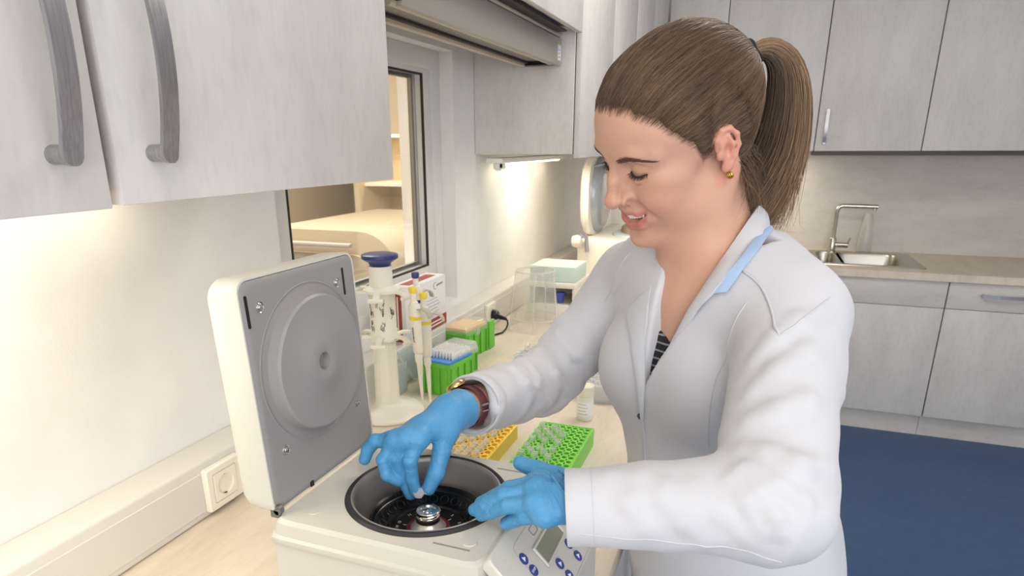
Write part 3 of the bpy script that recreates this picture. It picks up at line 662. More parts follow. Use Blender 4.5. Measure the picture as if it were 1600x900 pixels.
# handwriting on the label field of the carousel
bm = BM(); rr_ = random.Random(3)
for (a0, zc, hh) in ((-62, 1.17, .03), (-62, 1.135, .025), (-115, 1.165, .03), (-115, 1.13, .025), (-15, 1.16, .03), (-88, 1.185, .02)):
    for q in range(6):
        a = math.radians(a0 + rr_.uniform(-9, 9)); zz = zc + rr_.uniform(-hh/2, hh/2); pts = []
        for s in range(6):
            aa = a + (rr_.uniform(-.12, .12)); pts.append((SX+.0313*math.cos(aa), SY+.0313*math.sin(aa), zz + rr_.uniform(-.008, .008)))
        tube(bm, pts, .00045, 4)
obj('handwriting', bm, mat('pen_black', '#3a3a40', .6), t)

def pipette(name, label, ang, rad, top_z, btn, lean=0.0, spin=0.0, text=None, group='pipettes hanging on the stand'):
    d = Vector((math.cos(ang), math.sin(ang), 0)); top = Vector((SX, SY, top_z)) + d*rad
    ax = (Vector((0, 0, 1)) - d*lean).normalized()
    t = thing(name, label, 'pipette', tuple(top - ax*.25), group)
    def at(h): return top - ax*h
    latheobj('pipette_button', [(0, 0), (.0085, 0), (.0095, -.003), (.0092, -.012), (.0072, -.014), (0, -.014)], btn, t, 20, at(0), ax)
    latheobj('plunger', [(.0068, -.013), (.0068, -.032), (.0095, -.034), (.0105, -.042), (.0, -.042)], M_warm, t, 20, at(0), ax)
    u = d.cross(ax).normalized(); bm = BM(); secs = []
    for h, w, l in ((.040, .011, .013), (.052, .0125, .016), (.09, .011, .0145), (.135, .0095, .013), (.152, .010, .012), (.156, .007, .007)):
        secs.append([at(h) + u*math.cos(2*PI*k/18)*w + d*math.sin(2*PI*k/18)*l for k in range(18)])
    loft(bm, secs); b = obj('pipette_body', bm, M_warm, t, sharp=45)
    latheobj('tip_cone', [(.0075, -.154), (.0088, -.158), (.0088, -.172), (.0062, -.180), (.0050, -.215), (.0032, -.255), (.0022, -.268), (0, -.268)], M_warm, t, 18, at(0), ax)
    bm = BM(); strap(bm, [at(.05)+d*.012, at(.047)+d*.026, at(.050)+d*.038, at(.058)+d*.044, at(.066)+d*.045], u, .015, .0035); obj('finger_hook', bm, M_hand, t, sharp=40)
    bm = BM(); e = at(.072) - d*.005; loft(bm, [[at(.066) + u*math.cos(2*PI*k/18)*.0125 + d*math.sin(2*PI*k/18)*.0158 for k in range(18)], [at(.074) + u*math.cos(2*PI*k/18)*.0123 + d*math.sin(2*PI*k/18)*.0155 for k in range(18)]], (False, False)); obj('colour_band', bm, btn, t)
    if text:
        # side of the body that faces into the room
        for sgn in (-1, 1):
            bm = BM(); n_ = u*sgn; yv = n_.cross(-ax)
            text_mesh(bm, text, .0085, basis(-ax, yv, n_, at(.108)+n_*.0112), .0002); obj('lettering', bm, mat('print_dark', '#2c3a5a', .5), t)
    return t
pipette('pipette', 'white pipette with a yellow button at the front right of the carousel', ARMS[1], .094, 1.226, M_ybtn, .06, text='eppendorf')
pipette('pipette', 'white pipette with a yellow band hanging right behind the front one', ARMS[1]+.42, .099, 1.205, M_ybtn, .03)
pipette('pipette', 'white pipette with a dark blue button at the back right of the carousel', ARMS[2]+.25, .096, 1.238, M_knob, .03)
pipette('pipette', 'white pipette with a yellow button half hidden by the centrifuge lid', ARMS[5], .094, 1.228, M_ybtn, .05)

# ------------------------------------------------------------------ kit box on the trunking
M_card = mat('white_card', '#eeecec', .6); M_red = mat('brick_red_print', '#9a3f33', .6); M_gry = mat('print_pale', '#b7bac2', .6)
t = thing('kit_box', 'white cardboard kit box with brick red stripes by the window', 'box', (.04, 1.64, 1.008))
KX0, KX1, KY0, KY1, KZ0, KZ1 = .004, .070, 1.535, 1.79, 1.0085, 1.160
boxobj('box_body', (KX0, KX1, KY0, KY1, KZ0, KZ1), M_card, t, .0015)
for q in ((KX0+.012, KX1-.012, KY0-.0005, KY0+.0002, KZ0+.004, KZ1-.006), (KX1-.0002, KX1+.0006, 1.60, KY1-.001, KZ0+.002, KZ0+.034), (KX0+.016, KX1-.018, KY0+.06, KY1-.03, KZ1-.0002, KZ1+.0006)): boxobj('red_stripe', q, M_red, t)
bm = BM()
for k in range(2): box(bm, KX0+.024+.016*k, KX0+.028+.016*k, KY0-.0009, KY0-.0004, KZ0+.02, KZ1-.02)
for k in range(2): box(bm, KX1+.0005, KX1+.0009, 1.64, 1.76, KZ0+.010+.010*k, KZ0+.014+.010*k)
obj('stripe_lettering', bm, M_card, t)
bm = BM()
for k in range(6): box(bm, KX1-.0001, KX1+.0005, 1.655, 1.745-.008*(k % 3), 1.050+.010*k, 1.0525+.010*k)
bm2 = BM(); tube(bm2, [(KX1+.0004, 1.718+.010*math.cos(a), 1.137+.010*math.sin(a)) for a in np.linspace(.9, 5.4, 16)], .0008, 5); strap(bm2, [(KX1+.0004, 1.728, 1.137), (KX1+.0004, 1.768, 1.139)], (0, 0, 1), .005, .0006); obj('emblem', bm2, mat('print_mid', '#8f8c90', .6), t)
obj('small_print', bm, M_gry, t)

# ------------------------------------------------------------------ pipette tip boxes
M_tipg = mat('tip_box_green', '#69c23a', .42); M_blt = mat('tray_blue', '#4f8fd8', .4); M_tips = mat('tips_white', '#f4f4f2', .4, Subsurface_Weight=.2, Subsurface_Radius=(.004, .004, .004)); M_beige = mat('tips_beige', '#f0cf9a', .5)
def tip_box(label, cx, cy, rot, w=.094, l=.118, h=.078, kind='open'):
    M = Matrix.Translation((cx, cy, .9003)) @ Matrix.Rotation(rot, 4, 'Z')
    t = bpy.data.objects.new('tip_box', None); COL.objects.link(t); _reg(t, None, M); tag(t, label, 'box'); K = []
    def O(name, bm, m, sm=None):
        bmesh.ops.transform(bm, matrix=M, verts=bm.verts); return obj(name, bm, m, t, sharp=sm)
    bm = BM(); loft(bm, [[(a, b, z) for a, b in rrect(w-2*s, l-2*s, .005, 3)] for z, s in ((0, .003), (h-.012, .0015), (h-.0115, 0), (h, 0), (h, .002), (h-.004, .0022))])
    O('box_shell', bm, M_tipg, 35)
    for k in range(4):   # ribs and recessed fields of the walls
        for s in (-1, 1):
            bm = BM(); x = -w/2+.010+(w-.02)/3*k; box(bm, x-.0022, x+.0022, s*(l/2+.0012)-.002, s*(l/2+.0012)+.002, .002, h-.013, .0008, 1); O('rib', bm, M_tipg)
            bm = BM(); y = -l/2+.010+(l-.02)/3*k; box(bm, s*(w/2+.0012)-.002, s*(w/2+.0012)+.002, y-.0022, y+.0022, .002, h-.013, .0008, 1); O('rib', bm, M_tipg)
    if kind == 'open':
        bm = BM(); box(bm, -w/2+.003, w/2-.003, -l/2+.003, l/2-.003, h-.003, h+.006, .001); O('tip_tray', bm, M_blt)
        bm = BM(); box(bm, -w/2-.002, -w/2+.004, -.012, .012, h-.004, h+.003, .001); O('tray_catch', bm, M_blt)
        me = bpy.data.meshes.new('tip'); b_ = BM(); lathe(b_, [(.0024, -.004), (.0026, .004), (.0034, .006), (.0036, .019), (.0030, .020), (.0024, .008)], 10); bmesh.ops.recalc_face_normals(b_, faces=b_.faces); b_.to_mesh(me); b_.free(); me.materials.append(M_tips); me.polygons.foreach_set('use_smooth', [True]*len(me.polygons))
        for i in range(8):
            for j in range(9):
                mm = M @ Matrix.Translation((-w/2+.012+i*.010, -l/2+.030+j*.0095, h+.006)); o = bpy.data.objects.new('tip', me); COL.objects.link(o); WMAT[o] = mm; o.parent = t; o.matrix_parent_inverse = WMAT[t].inverted(); o.matrix_basis = mm
    else:
        bm = BM(); box(bm, -w/2+.005, w/2-.005, -l/2+.005, l/2-.005, h-.004, h+.010 if kind == 'beige' else h+.002, .002); O('tip_layer', bm, M_beige if kind == 'beige' else M_tips)
        bm = BM(); loft(bm, [[(a, b, z) for a, b in rrect(w-2*s, l-2*s, .005, 3)] for z, s in ((h-.010, -.001), (h+.002, -.001), (h+.020, .003), (h+.022, .006))], (False, True)); O('box_lid', bm, M_clear if kind == 'beige' else M_frost, 35)
        bm = BM(); box(bm, w/2-.001, w/2+.003, -.010, .010, h-.018, h+.004, .001); O('lid_clasp', bm, M_frost)
    return t
a1 = math.atan2(-.016, .093)
tip_box('green tip box with blue tray and rows of white tips nearest her sleeve', .196, 1.525, a1, .092, .116, .088)
tip_box('low green tip box with a frosted lid between the other two', .160, 1.655, a1, .086, .110, .066, 'lid')
tip_box('green tip box with clear lid over beige tips by the trunking', .112, 1.835, a1+.02, .092, .130, .086, 'beige')
bm = BM(); box(bm, .160, .170, 1.90, 1.945, .9003, .992, .002); o = obj('tip_box', bm, M_tipg, sharp=30); tag(o, 'narrow upright green box end behind the beige tips', 'box')
# clear tray lid leaning by the column, pale boxes behind
t = thing('plastic_tray', 'clear bluish plastic tray lid leaning behind the pipette column', 'tray', (.09, 1.52, .9))
M_tray = clear('tray_clear', '#d8eaf0', .5, .15)
TQ = [Vector(q) for q in ((.088, 1.545, .9015), (.104, 1.428, 1.016), (.104, 1.585, 1.028), (.092, 1.672, .962))]
def tq(a, b): return (TQ[0]*(1-a)+TQ[1]*a)*(1-b) + (TQ[3]*(1-a)+TQ[2]*a)*b
tn_ = (TQ[1]-TQ[0]).cross(TQ[3]-TQ[0]).normalized()
bm = BM(); ro_ = [(.5+a, .5+b) for a, b in rrect(1, 1, .05, 3)]; loft(bm, [[tq(a, b) for a, b in ro_], [tq(a, b)+tn_*.010 for a, b in ro_], [tq(.5+(a-.5)*.96, .5+(b-.5)*.96)+tn_*.010 for a, b in ro_]], (True, False)); obj('tray_shell', bm, M_tray, t, sharp=40)
bm = BM()
for i in range(8):
    for j in range(6): lathe(bm, [(.0050, 0), (.0050, .0018), (.0040, .0018)], 8, tq(.10+i*.114, .12+j*.152)+tn_*.0012, tn_)
obj('well_rims', bm, M_tray, t)['kind'] = 'stuff'
t = boxobj('storage_box', (.02, .10, 1.415, 1.475, .9003, .985), clear('pale_box', '#dfe9ea', .8, .3), None, .003); tag(t, 'pale bluish plastic box behind the white pipette stand column', 'box')

# plug with cable
t = thing('power_plug', 'black power plug with ribbed cable sleeve stuck in the trunking socket', 'plug', (.09, 2.14, .955))
latheobj('plug_head', [(0, 0), (.0185, 0), (.0190, .004), (.0175, .016), (.013, .022), (0, .022)], M_black, t, 24, (.086, 2.14, .952), (1, 0, 0))
bm = BM(); lathe(bm, [(.0095, .02), (.0085, .028), (.0088, .030), (.0075, .034), (.0080, .037), (.0066, .041), (.0070, .044), (.0056, .048), (.006, .051), (.005, .056)], 16, (.086, 2.14, .952), (.94, -.1, -.18)); obj('cable_sleeve', bm, M_black, t, sharp=30)
bm = BM(); tube(bm, [(.136, 2.135, .943), (.147, 2.128, .938), (.152, 2.118, .928), (.150, 2.108, .915), (.143, 2.09, .9045), (.12, 2.04, .9035), (.10, 1.99, .9035)], .0033, 8); obj('cable', bm, M_black, t, sharp=50)

# clear beaker with ring
t = thing('beaker', 'large clear plastic beaker standing upside down beside the plug', 'beaker', (.205, 2.16, .9))
BXc, BYc = .225, 2.20
latheobj('beaker_wall', [(.090, .0005), (.068, .205), (.069, .211), (.066, .211), (.0665, .205), (.088, .0005)], clear('beaker_clear', '#f4f2ee', .13, .06), t, 48, (BXc, BYc, .9))
latheobj('beaker_ring', [(.0835, .040), (.0875, .040), (.0875, .045), (.0835, .045), (.0835, .040)], M_frost, t, 48, (BXc, BYc, .9)); latheobj('beaker_rim', [(.066, .208), (.071, .208), (.071, .212), (.066, .212), (.066, .208)], M_frost, t, 48, (BXc, BYc, .9))
for d in (-150, -75, -10, 80):
    a = math.radians(d); bm = BM(); tube(bm, [(BXc+.0925*math.cos(a), BYc+.0925*math.sin(a), .9005), (BXc+.0705*math.cos(a), BYc+.0705*math.sin(a), 1.11)], .0018, 6); obj('beaker_rib', bm, M_frost, t, sharp=50)
# box with niche, blue cup and teal box
t = thing('drawer_box', 'white open-front box behind the beaker carrying a mint box', 'box', (.26, 2.44, .9))
bx = (.150, .338, 2.335, 2.56)
bm = BM(); box(bm, bx[0], bx[1], bx[2], bx[3], .9003, .960, .003); box(bm, bx[0], bx[1], bx[2], bx[3], 1.022, 1.040, .003); box(bm, bx[0], bx[0]+.012, bx[2], bx[3], .96, 1.022); box(bm, bx[1]-.012, bx[1], bx[2], bx[3], .96, 1.022); box(bm, bx[0]+.012, bx[1]-.012, bx[3]-.012, bx[3], .96, 1.022); obj('box_shell', bm, M_warm, t, sharp=30)
latheobj('cup', [(0, 0), (.0115, 0), (.0155, .030), (.0172, .030), (.0175, .040), (.0155, .040), (.0110, .004), (0, .004)], mat('cup_blue', '#4b5fc0', .4), None, 24, (.272, 2.37, .9605)); o = bpy.data.objects['cup']; tag(o, 'small blue plastic cup in the white box niche', 'cup')
o = boxobj('mint_box', (.152, .330, 2.36, 2.53, 1.0403, 1.098), mat('mint', '#cfe3d8', .5), None, .004); tag(o, 'mint green flat box on top of the white open box', 'box')
# second centrifuge with open lid
M_cf2 = mat('ivory_plastic', '#ece5d6', .4); M_dish = mat('dish_grey', '#a9adb0', .2, .3)
t = thing('centrifuge', 'ivory far centrifuge with its domed lid standing open beside her face', 'centrifuge', (.5, 2.98, .9))
cx2, cy2 = .48, 3.02
bm = BM(); loft(bm, [[(cx2+a*k, cy2+b*k, z) for a, b in rrect(.53, .42, .03, 6)] for z, k in ((.905, .97), (.93, 1), (1.10, 1), (1.135, .985), (1.145, .96))]); obj('housing', bm, M_cf2, t, sharp=50)
latheobj('bowl_rim', [(.11, .0), (.12, .010), (.15, .016), (.165, .010), (.170, 0)], mat('rim_pale', '#cfd6d8', .2, .2), t, 48, (cx2+.02, cy2, 1.144))
latheobj('rotor_lid', [(0, .045), (.03, .044), (.05, .030), (.055, .0)], mat('rotor_olive', '#9a8b72', .4, .3), t, 32, (cx2-.06, cy2, 1.15))
bm = BM(); loops = []
for w, sy, sz in ((-.052, .10, .10), (-.044, .165, .145), (-.030, .195, .168), (-.010, .205, .175), (0, .200, .172)):
    loops.append([(.242 + w + .02*math.sin(1), cy2 + sy*math.copysign(abs(math.cos(q))**.6, math.cos(q)), 1.315 + sz*math.copysign(abs(math.sin(q))**.7, math.sin(q))) for q in [2*PI*i/48 for i in range(48)]])
loft(bm, loops); o = obj('lid', bm, M_cf2, t, sharp=60)
latheobj('lid_dish', [(.165, .0), (.16, .012), (.14, .028), (.11, .036), (0, .040)], M_dish, o, 48, (.259, cy2, 1.315), (1, 0, 0))
bm = BM(); tube(bm, [(.259, cy2-.12, 1.44), (.312, cy2-.10, 1.455), (.318, cy2-.06, 1.45), (.300, cy2-.04, 1.41)], .006, 8); obj('lid_latch', bm, M_steel, o, sharp=50)
latheobj('hinge_cap', [(0, .02), (.022, .018), (.028, 0), (.022, -.02), (0, -.022)], M_cf2, t, 20, (.225, cy2-.235, 1.135), (1, 0, 0)); bm = BM(); tube(bm, [(.235, cy2-.235, 1.165), (.262, cy2-.225, 1.150), (.268, cy2-.225, 1.09)], .008, 8); obj('hinge_arm', bm, M_steel, t, sharp=50)

# jar, white racks behind the arm
t = thing('jar', 'small white screw-cap jar with a pale label behind the green rack', 'jar', (.592, 1.450, .9))
latheobj('jar_body', [(0, .0005), (.018, .0005), (.0195, .003), (.0195, .060), (.016, .064), (0, .064)], mat('jar_white', '#efece4', .35), t, 28, (.592, 1.450, .9))
latheobj('jar_cap', [(.0, .062), (.0205, .062), (.0205, .084), (.019, .086), (0, .086)], mat('cap_cream', '#efe6d2', .4), t, 28, (.592, 1.450, .9), sharp=30)
bm = BM(); loft(bm, [[(.592+.0199*math.cos(a), 1.450+.0199*math.sin(a), z) for a in np.linspace(-2.9, .2, 18)] for z in (.912, .950)], (False, False)); 
obj('jar_label', bm, mat('label_white', '#f4f4f4', .6), t)
bm = BM()
for k in range(4): 
    loft(bm, [[(.592+.0201*math.cos(a), 1.450+.0201*math.sin(a), z) for a in np.linspace(-2.3, -1.0-.2*(k % 2), 8)] for z in (.918+.008*k, .9195+.008*k)], (False, False))
obj('label_print', bm, M_gry, t)
M_rw = clear('rack_white', '#f4f5f4', .85, .3)
WX, WY = tube_rack('tube_rack', 'white tube rack on the bench just behind her waist', .545, .640, 1.560, 1.72, .945, 5, 8, M_rw, M_rw, .0058)
for j in range(8):
    for i in range(5):
        if (i+j) % 2 == 0: tube_at(WX[i], WY[j], .918, 'clear tube standing in the white rack behind her waist', 'tubes in the white rack')
WX, WY = tube_rack('tube_rack', 'white tube rack mostly hidden behind her right sleeve', .30, .40, 1.72, 1.88, .925, 6, 9, M_rw, M_rw, .0055)
for j in range(9):
    for i in range(6):
        if (i*2+j) % 3: tube_at(WX[i], WY[j], .905, 'clear tube standing in the white rack behind her sleeve', 'tubes in the rack behind the sleeve')

# ------------------------------------------------------------------ things beyond the window, added in place of shapes reflected in its glass
t = thing('reflection_machine', 'pale rounded machine added beyond the window in place of a reflection', 'machine', (-1.2, 3.0, 0)); M_dimw = mat('machine_white', '#948771', .5)
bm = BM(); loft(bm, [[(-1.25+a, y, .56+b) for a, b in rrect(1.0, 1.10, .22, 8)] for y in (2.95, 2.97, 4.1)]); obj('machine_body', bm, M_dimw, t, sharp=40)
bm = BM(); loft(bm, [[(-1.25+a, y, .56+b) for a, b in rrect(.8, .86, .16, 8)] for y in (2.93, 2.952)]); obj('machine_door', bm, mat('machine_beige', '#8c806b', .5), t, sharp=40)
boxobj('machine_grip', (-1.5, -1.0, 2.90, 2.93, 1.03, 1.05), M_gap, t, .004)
t = thing('reflection_niche', 'yellowish lit niche with shelf added beyond the window in place of a reflection', 'cabinet', (-1.25, 5.3, 0))
bm = BM(); box(bm, -2.3, -.6, 5.55, 5.6, 0, 2.4); box(bm, -2.3, -2.25, 5.0, 5.55, 0, 2.4); box(bm, -2.25, -.6, 5.05, 5.55, 1.62, 2.4, .005); obj('cabinet_body', bm, M_bwall, t)
boxobj('shelf', (-2.25, -.6, 5.1, 5.55, 1.20, 1.225), M_warm, t); boxobj('counter', (-2.25, -.6, 4.95, 5.55, .86, .9), M_warm, t)
boxobj('niche_lamp', (-2.2, -.65, 5.2, 5.26, 1.60, 1.62), emit('niche_lamp_glow', '#ffe6a8', 6), t)
area('niche_lamp_light', (-1.4, 5.23, 1.59), (-1.4, 5.4, 0), 1.4, .08, 9, (1, .84, .52))
t = thing('flask', 'small bluish flask on the lit shelf beyond the window', 'flask', (-1.05, 5.3, 1.225)); latheobj('flask_body', [(0, 0), (.05, 0), (.05, .05), (.018, .10), (.018, .14), (0, .14)], mat('flask_blue', '#8fa0ad', .3), t, 20, (-1.05, 5.3, 1.2255)); latheobj('flask_stopper', [(0, .138), (.022, .138), (.022, .165), (0, .165)], M_gap, t, 16, (-1.05, 5.3, 1.2255))

# ------------------------------------------------------------------ implicit surfaces for the woman: body, coat, gloves
class Grid:
    def __init__(s, lo, hi, h):
        s.lo = np.array(lo, float); s.h = h; s.n = np.ceil((np.array(hi)-s.lo)/h).astype(int)+1
        s.D = np.full(s.n, 0.5, np.float32)
        s.ax = [(s.lo[i] + h*np.arange(s.n[i])).astype(np.float32) for i in range(3)]
    def sub(s, lo, hi):
        a = np.maximum(np.floor((np.array(lo)-s.lo)/s.h).astype(int), 0); b = np.minimum(np.ceil((np.array(hi)-s.lo)/s.h).astype(int)+1, s.n)
        if np.any(a >= b): return None, None
        sl = tuple(slice(i, j) for i, j in zip(a, b))
        return sl, (s.ax[0][sl[0]][:, None, None], s.ax[1][sl[1]][None, :, None], s.ax[2][sl[2]][None, None, :])
    def put(s, sl, d, k, op):
        D = s.D[sl]
        if op == 'add':
            r = np.minimum(D, d)
            if k > 0: q = np.maximum(k-np.abs(D-d), 0)/k; r = r - q*q*k*0.25
        else:
            r = np.maximum(D, -d)
            if k > 0: q = np.maximum(k-np.abs(D+d), 0)/k; r = r + q*q*k*0.25
        s.D[sl] = r
    def rc(s, a, b, ra, rb, k=.01, op='add', disp=None, clip=False):
        a = np.array(a, float); b = np.array(b, float); m = max(ra, rb)+k+.012
        sl, P = s.sub(np.minimum(a, b)-m, np.maximum(a, b)+m)
        if sl is None: return
        ab = b-a; L2 = float(ab@ab) or 1e-12
        px, py, pz = P[0]-a[0], P[1]-a[1], P[2]-a[2]
        t = (px*ab[0]+py*ab[1]+pz*ab[2])/L2; tc = np.clip(t, 0, 1)
        dx, dy, dz = px-ab[0]*tc, py-ab[1]*tc, pz-ab[2]*tc
        d = np.sqrt(dx*dx+dy*dy+dz*dz) - (ra+(rb-ra)*tc)
        if disp is not None:
            ax = ab/math.sqrt(L2); u = np.cross([0, 0, 1.0] if abs(ax[2]) < .95 else [1.0, 0, 0], ax); u /= np.linalg.norm(u); w = np.cross(ax, u)
            th = np.arctan2(dx*w[0]+dy*w[1]+dz*w[2], dx*u[0]+dy*u[1]+dz*u[2]); d = d - disp(t, th)
        if clip: d = np.maximum(d, np.maximum(-t, t-1)*math.sqrt(L2))
        s.put(sl, d.astype(np.float32), k, op)
    def chain(s, pts, rs, k=.01, op='add'):
        if not isinstance(rs, (list, tuple)): rs = [rs]*len(pts)
        for i in range(len(pts)-1): s.rc(pts[i], pts[i+1], rs[i], rs[i+1], k, op)
    def ell(s, c, r, k=.01, R=None, op='add', off=0.0):
        c = np.array(c, float); r = np.array(r, float)+off; R = np.eye(3) if R is None else np.array(R); m = np.sqrt((R.T**2)@(r**2))+k+.01
        sl, P = s.sub(c-m, c+m)
        if sl is None: return
        q = [P[0]-c[0], P[1]-c[1], P[2]-c[2]]; k0 = 0; k1 = 0
        for i in range(3):
            v = q[0]*R[i, 0]+q[1]*R[i, 1]+q[2]*R[i, 2]; k0 = k0 + (v/r[i])**2; k1 = k1 + (v/r[i]**2)**2
        k0 = np.sqrt(k0); k1 = np.sqrt(k1)+1e-9
        s.put(sl, (k0*(k0-1)/k1).astype(np.float32), k, op)
    def mesh(s):
        D = s.D; I = D < 0; h = s.h
        nx, ny, nz = D.shape; cnt = np.zeros((nx-1, ny-1, nz-1), np.uint8)
        cs = [(i, j, k) for i in (0, 1) for j in (0, 1) for k in (0, 1)]
        for i, j, k in cs: cnt += I[i:nx-1+i, j:ny-1+j, k:nz-1+k]
        act = (cnt > 0) & (cnt < 8); ii, jj, kk = np.nonzero(act); N = len(ii)
        idx = np.full(act.shape, -1, np.int32); idx[ii, jj, kk] = np.arange(N)
        cv = {c: D[ii+c[0], jj+c[1], kk+c[2]] for c in cs}; acc = np.zeros((N, 3)); num = np.zeros(N)
        for c in cs:
            for ax in range(3):
                if c[ax]: continue
                e = list(c); e[ax] = 1; va, vb = cv[c], cv[tuple(e)]; m = (va < 0) != (vb < 0)
                t = va[m]/(va[m]-vb[m]); p = np.tile(np.array(c, float), (m.sum(), 1)); p[:, ax] += t; acc[m] += p; num[m] += 1
        V = s.lo + (np.stack([ii, jj, kk], 1) + acc/num[:, None])*h
        F = []
        for ax in range(3):
            a1, a2 = (ax+1) % 3, (ax+2) % 3
            s0 = [slice(None)]*3; s1 = [slice(None)]*3; s0[ax] = slice(0, -1); s1[ax] = slice(1, None)
            A, B = I[tuple(s0)], I[tuple(s1)]; w = np.argwhere(A != B)
            ok = (w[:, a1] > 0) & (w[:, a2] > 0) & (w[:, a1] < D.shape[a1]-1) & (w[:, a2] < D.shape[a2]-1); w = w[ok]
            o1 = np.zeros(3, int); o1[a1] = 1; o2 = np.zeros(3, int); o2[a2] = 1
            g = lambda q: idx[q[:, 0], q[:, 1], q[:, 2]]
            f = np.stack([g(w-o1-o2), g(w-o2), g(w), g(w-o1)], 1); flip = ~A[w[:, 0], w[:, 1], w[:, 2]]; f[flip] = f[flip][:, ::-1]; F.append(f)
        return V, np.concatenate(F)
def relax(V, F, it=1, lam=.5):
    """a little Laplacian smoothing, to take the grid out of the surface"""
    E = np.concatenate([F[:, [0, 1]], F[:, [1, 2]], F[:, [2, 3]], F[:, [3, 0]]]); E = np.concatenate([E, E[:, ::-1]])
    n = np.bincount(E[:, 0], minlength=len(V)).astype(float); n[n == 0] = 1
    for _ in range(it):
        S_ = np.stack([np.bincount(E[:, 0], weights=V[E[:, 1], c], minlength=len(V)) for c in range(3)], 1)/n[:, None]
        V = V + lam*(S_-V)
    return V
def np_mesh(name, V, F, m, parent=None, smooth=True):
    me = bpy.data.meshes.new(name); me.from_pydata([], [], [])
    me.vertices.add(len(V)); me.vertices.foreach_set('co', np.asarray(V, np.float32).ravel())
    nf, k = F.shape; me.loops.add(nf*k); me.loops.foreach_set('vertex_index', F.astype(np.int32).ravel())
    me.polygons.add(nf); me.polygons.foreach_set('loop_start', np.arange(0, nf*k, k, dtype=np.int32)); me.polygons.foreach_set('loop_total', np.full(nf, k, np.int32))
    me.update(calc_edges=True); me.validate()
    return link_mesh(name, me, m, parent, smooth)
def vcol(o, C):
    at = o.data.attributes.new('tint', 'FLOAT_COLOR', 'POINT'); at.data.foreach_set('color', np.concatenate([C, np.ones((len(C), 1))], 1).astype(np.float32).ravel())
def use_vcol(m):
    N, L, b = nodes(m); a = N.new('ShaderNodeAttribute'); a.attribute_name = 'tint'; L.new(a.outputs['Color'], b.inputs['Base Color']); return m
def smooth01(x, a, b): t = np.clip((x-a)/(b-a), 0, 1); return t*t*(3-2*t)

# pose -------------------------------------------------------------
HC = np.array([.827, .874, 1.531]); HS = .96
def head_rows(yaw=.722, pit=.456, rol=-.195):
    F = np.array([-math.cos(yaw), -math.sin(yaw), 0]); Lf = np.array([math.sin(yaw), -math.cos(yaw), 0]); U = np.array([0, 0, 1.])
    F2 = math.cos(pit)*F - math.sin(pit)*U; U2 = math.sin(pit)*F + math.cos(pit)*U
    return np.array([math.cos(rol)*Lf + math.sin(rol)*U2, F2, -math.sin(rol)*Lf + math.cos(rol)*U2])
HR = head_rows()
def hw(x, y, z): return HC + (np.array([x, y, z])*HS) @ HR          # head space -> room
def hl(V): return ((V-HC) @ HR.T)/HS                                 # room -> head space
TA = math.radians(52); TF = np.array([-math.cos(TA), -math.sin(TA), 0]); TL = np.array([math.sin(TA), -math.cos(TA), 0]); TU = np.array([0, 0, 1.])
TR = np.array([TL, TF, TU])
NB = np.array([.880, .920, 1.375])
def tw(u, v, z, c=(.885, .925)): return np.array([c[0], c[1], 0]) + TL*u + TF*v + TU*z
L_SH, L_EL, L_WR = np.array([.974, .828, 1.335]), np.array([.966, .602, 1.208]), np.array([.835, .566, 1.198])
R_SH, R_EL, R_WR = np.array([.750, 1.058, 1.318]), np.array([.628, .985, 1.155]), np.array([.589, .715, 1.204])

def torso(g, off):
    g.ell(tw(0, -.005, 1.235), (.148, .104, .175), .03, TR, off=off)
    g.ell(tw(0, .0, 1.08, (.910, .938)), (.137, .104, .17), .04, TR, off=off)
    g.ell(tw(0, 0, .94, (.932, .958)), (.148, .120, .16), .05, TR, off=off)
    for s in (-1, 1): g.ell(tw(s*.068, .064, 1.222), (.058, .042, .058), .04, TR, off=off)
    for S_, m_ in ((L_SH, (L_SH+NB)/2+[0, 0, -.004]), (R_SH, (R_SH+NB)/2+[0, 0, .004])):
        g.rc(NB+[0, 0, -.050], m_, .064+off, .058+off, .04); g.rc(m_, S_, .058+off, .050+off, .04)

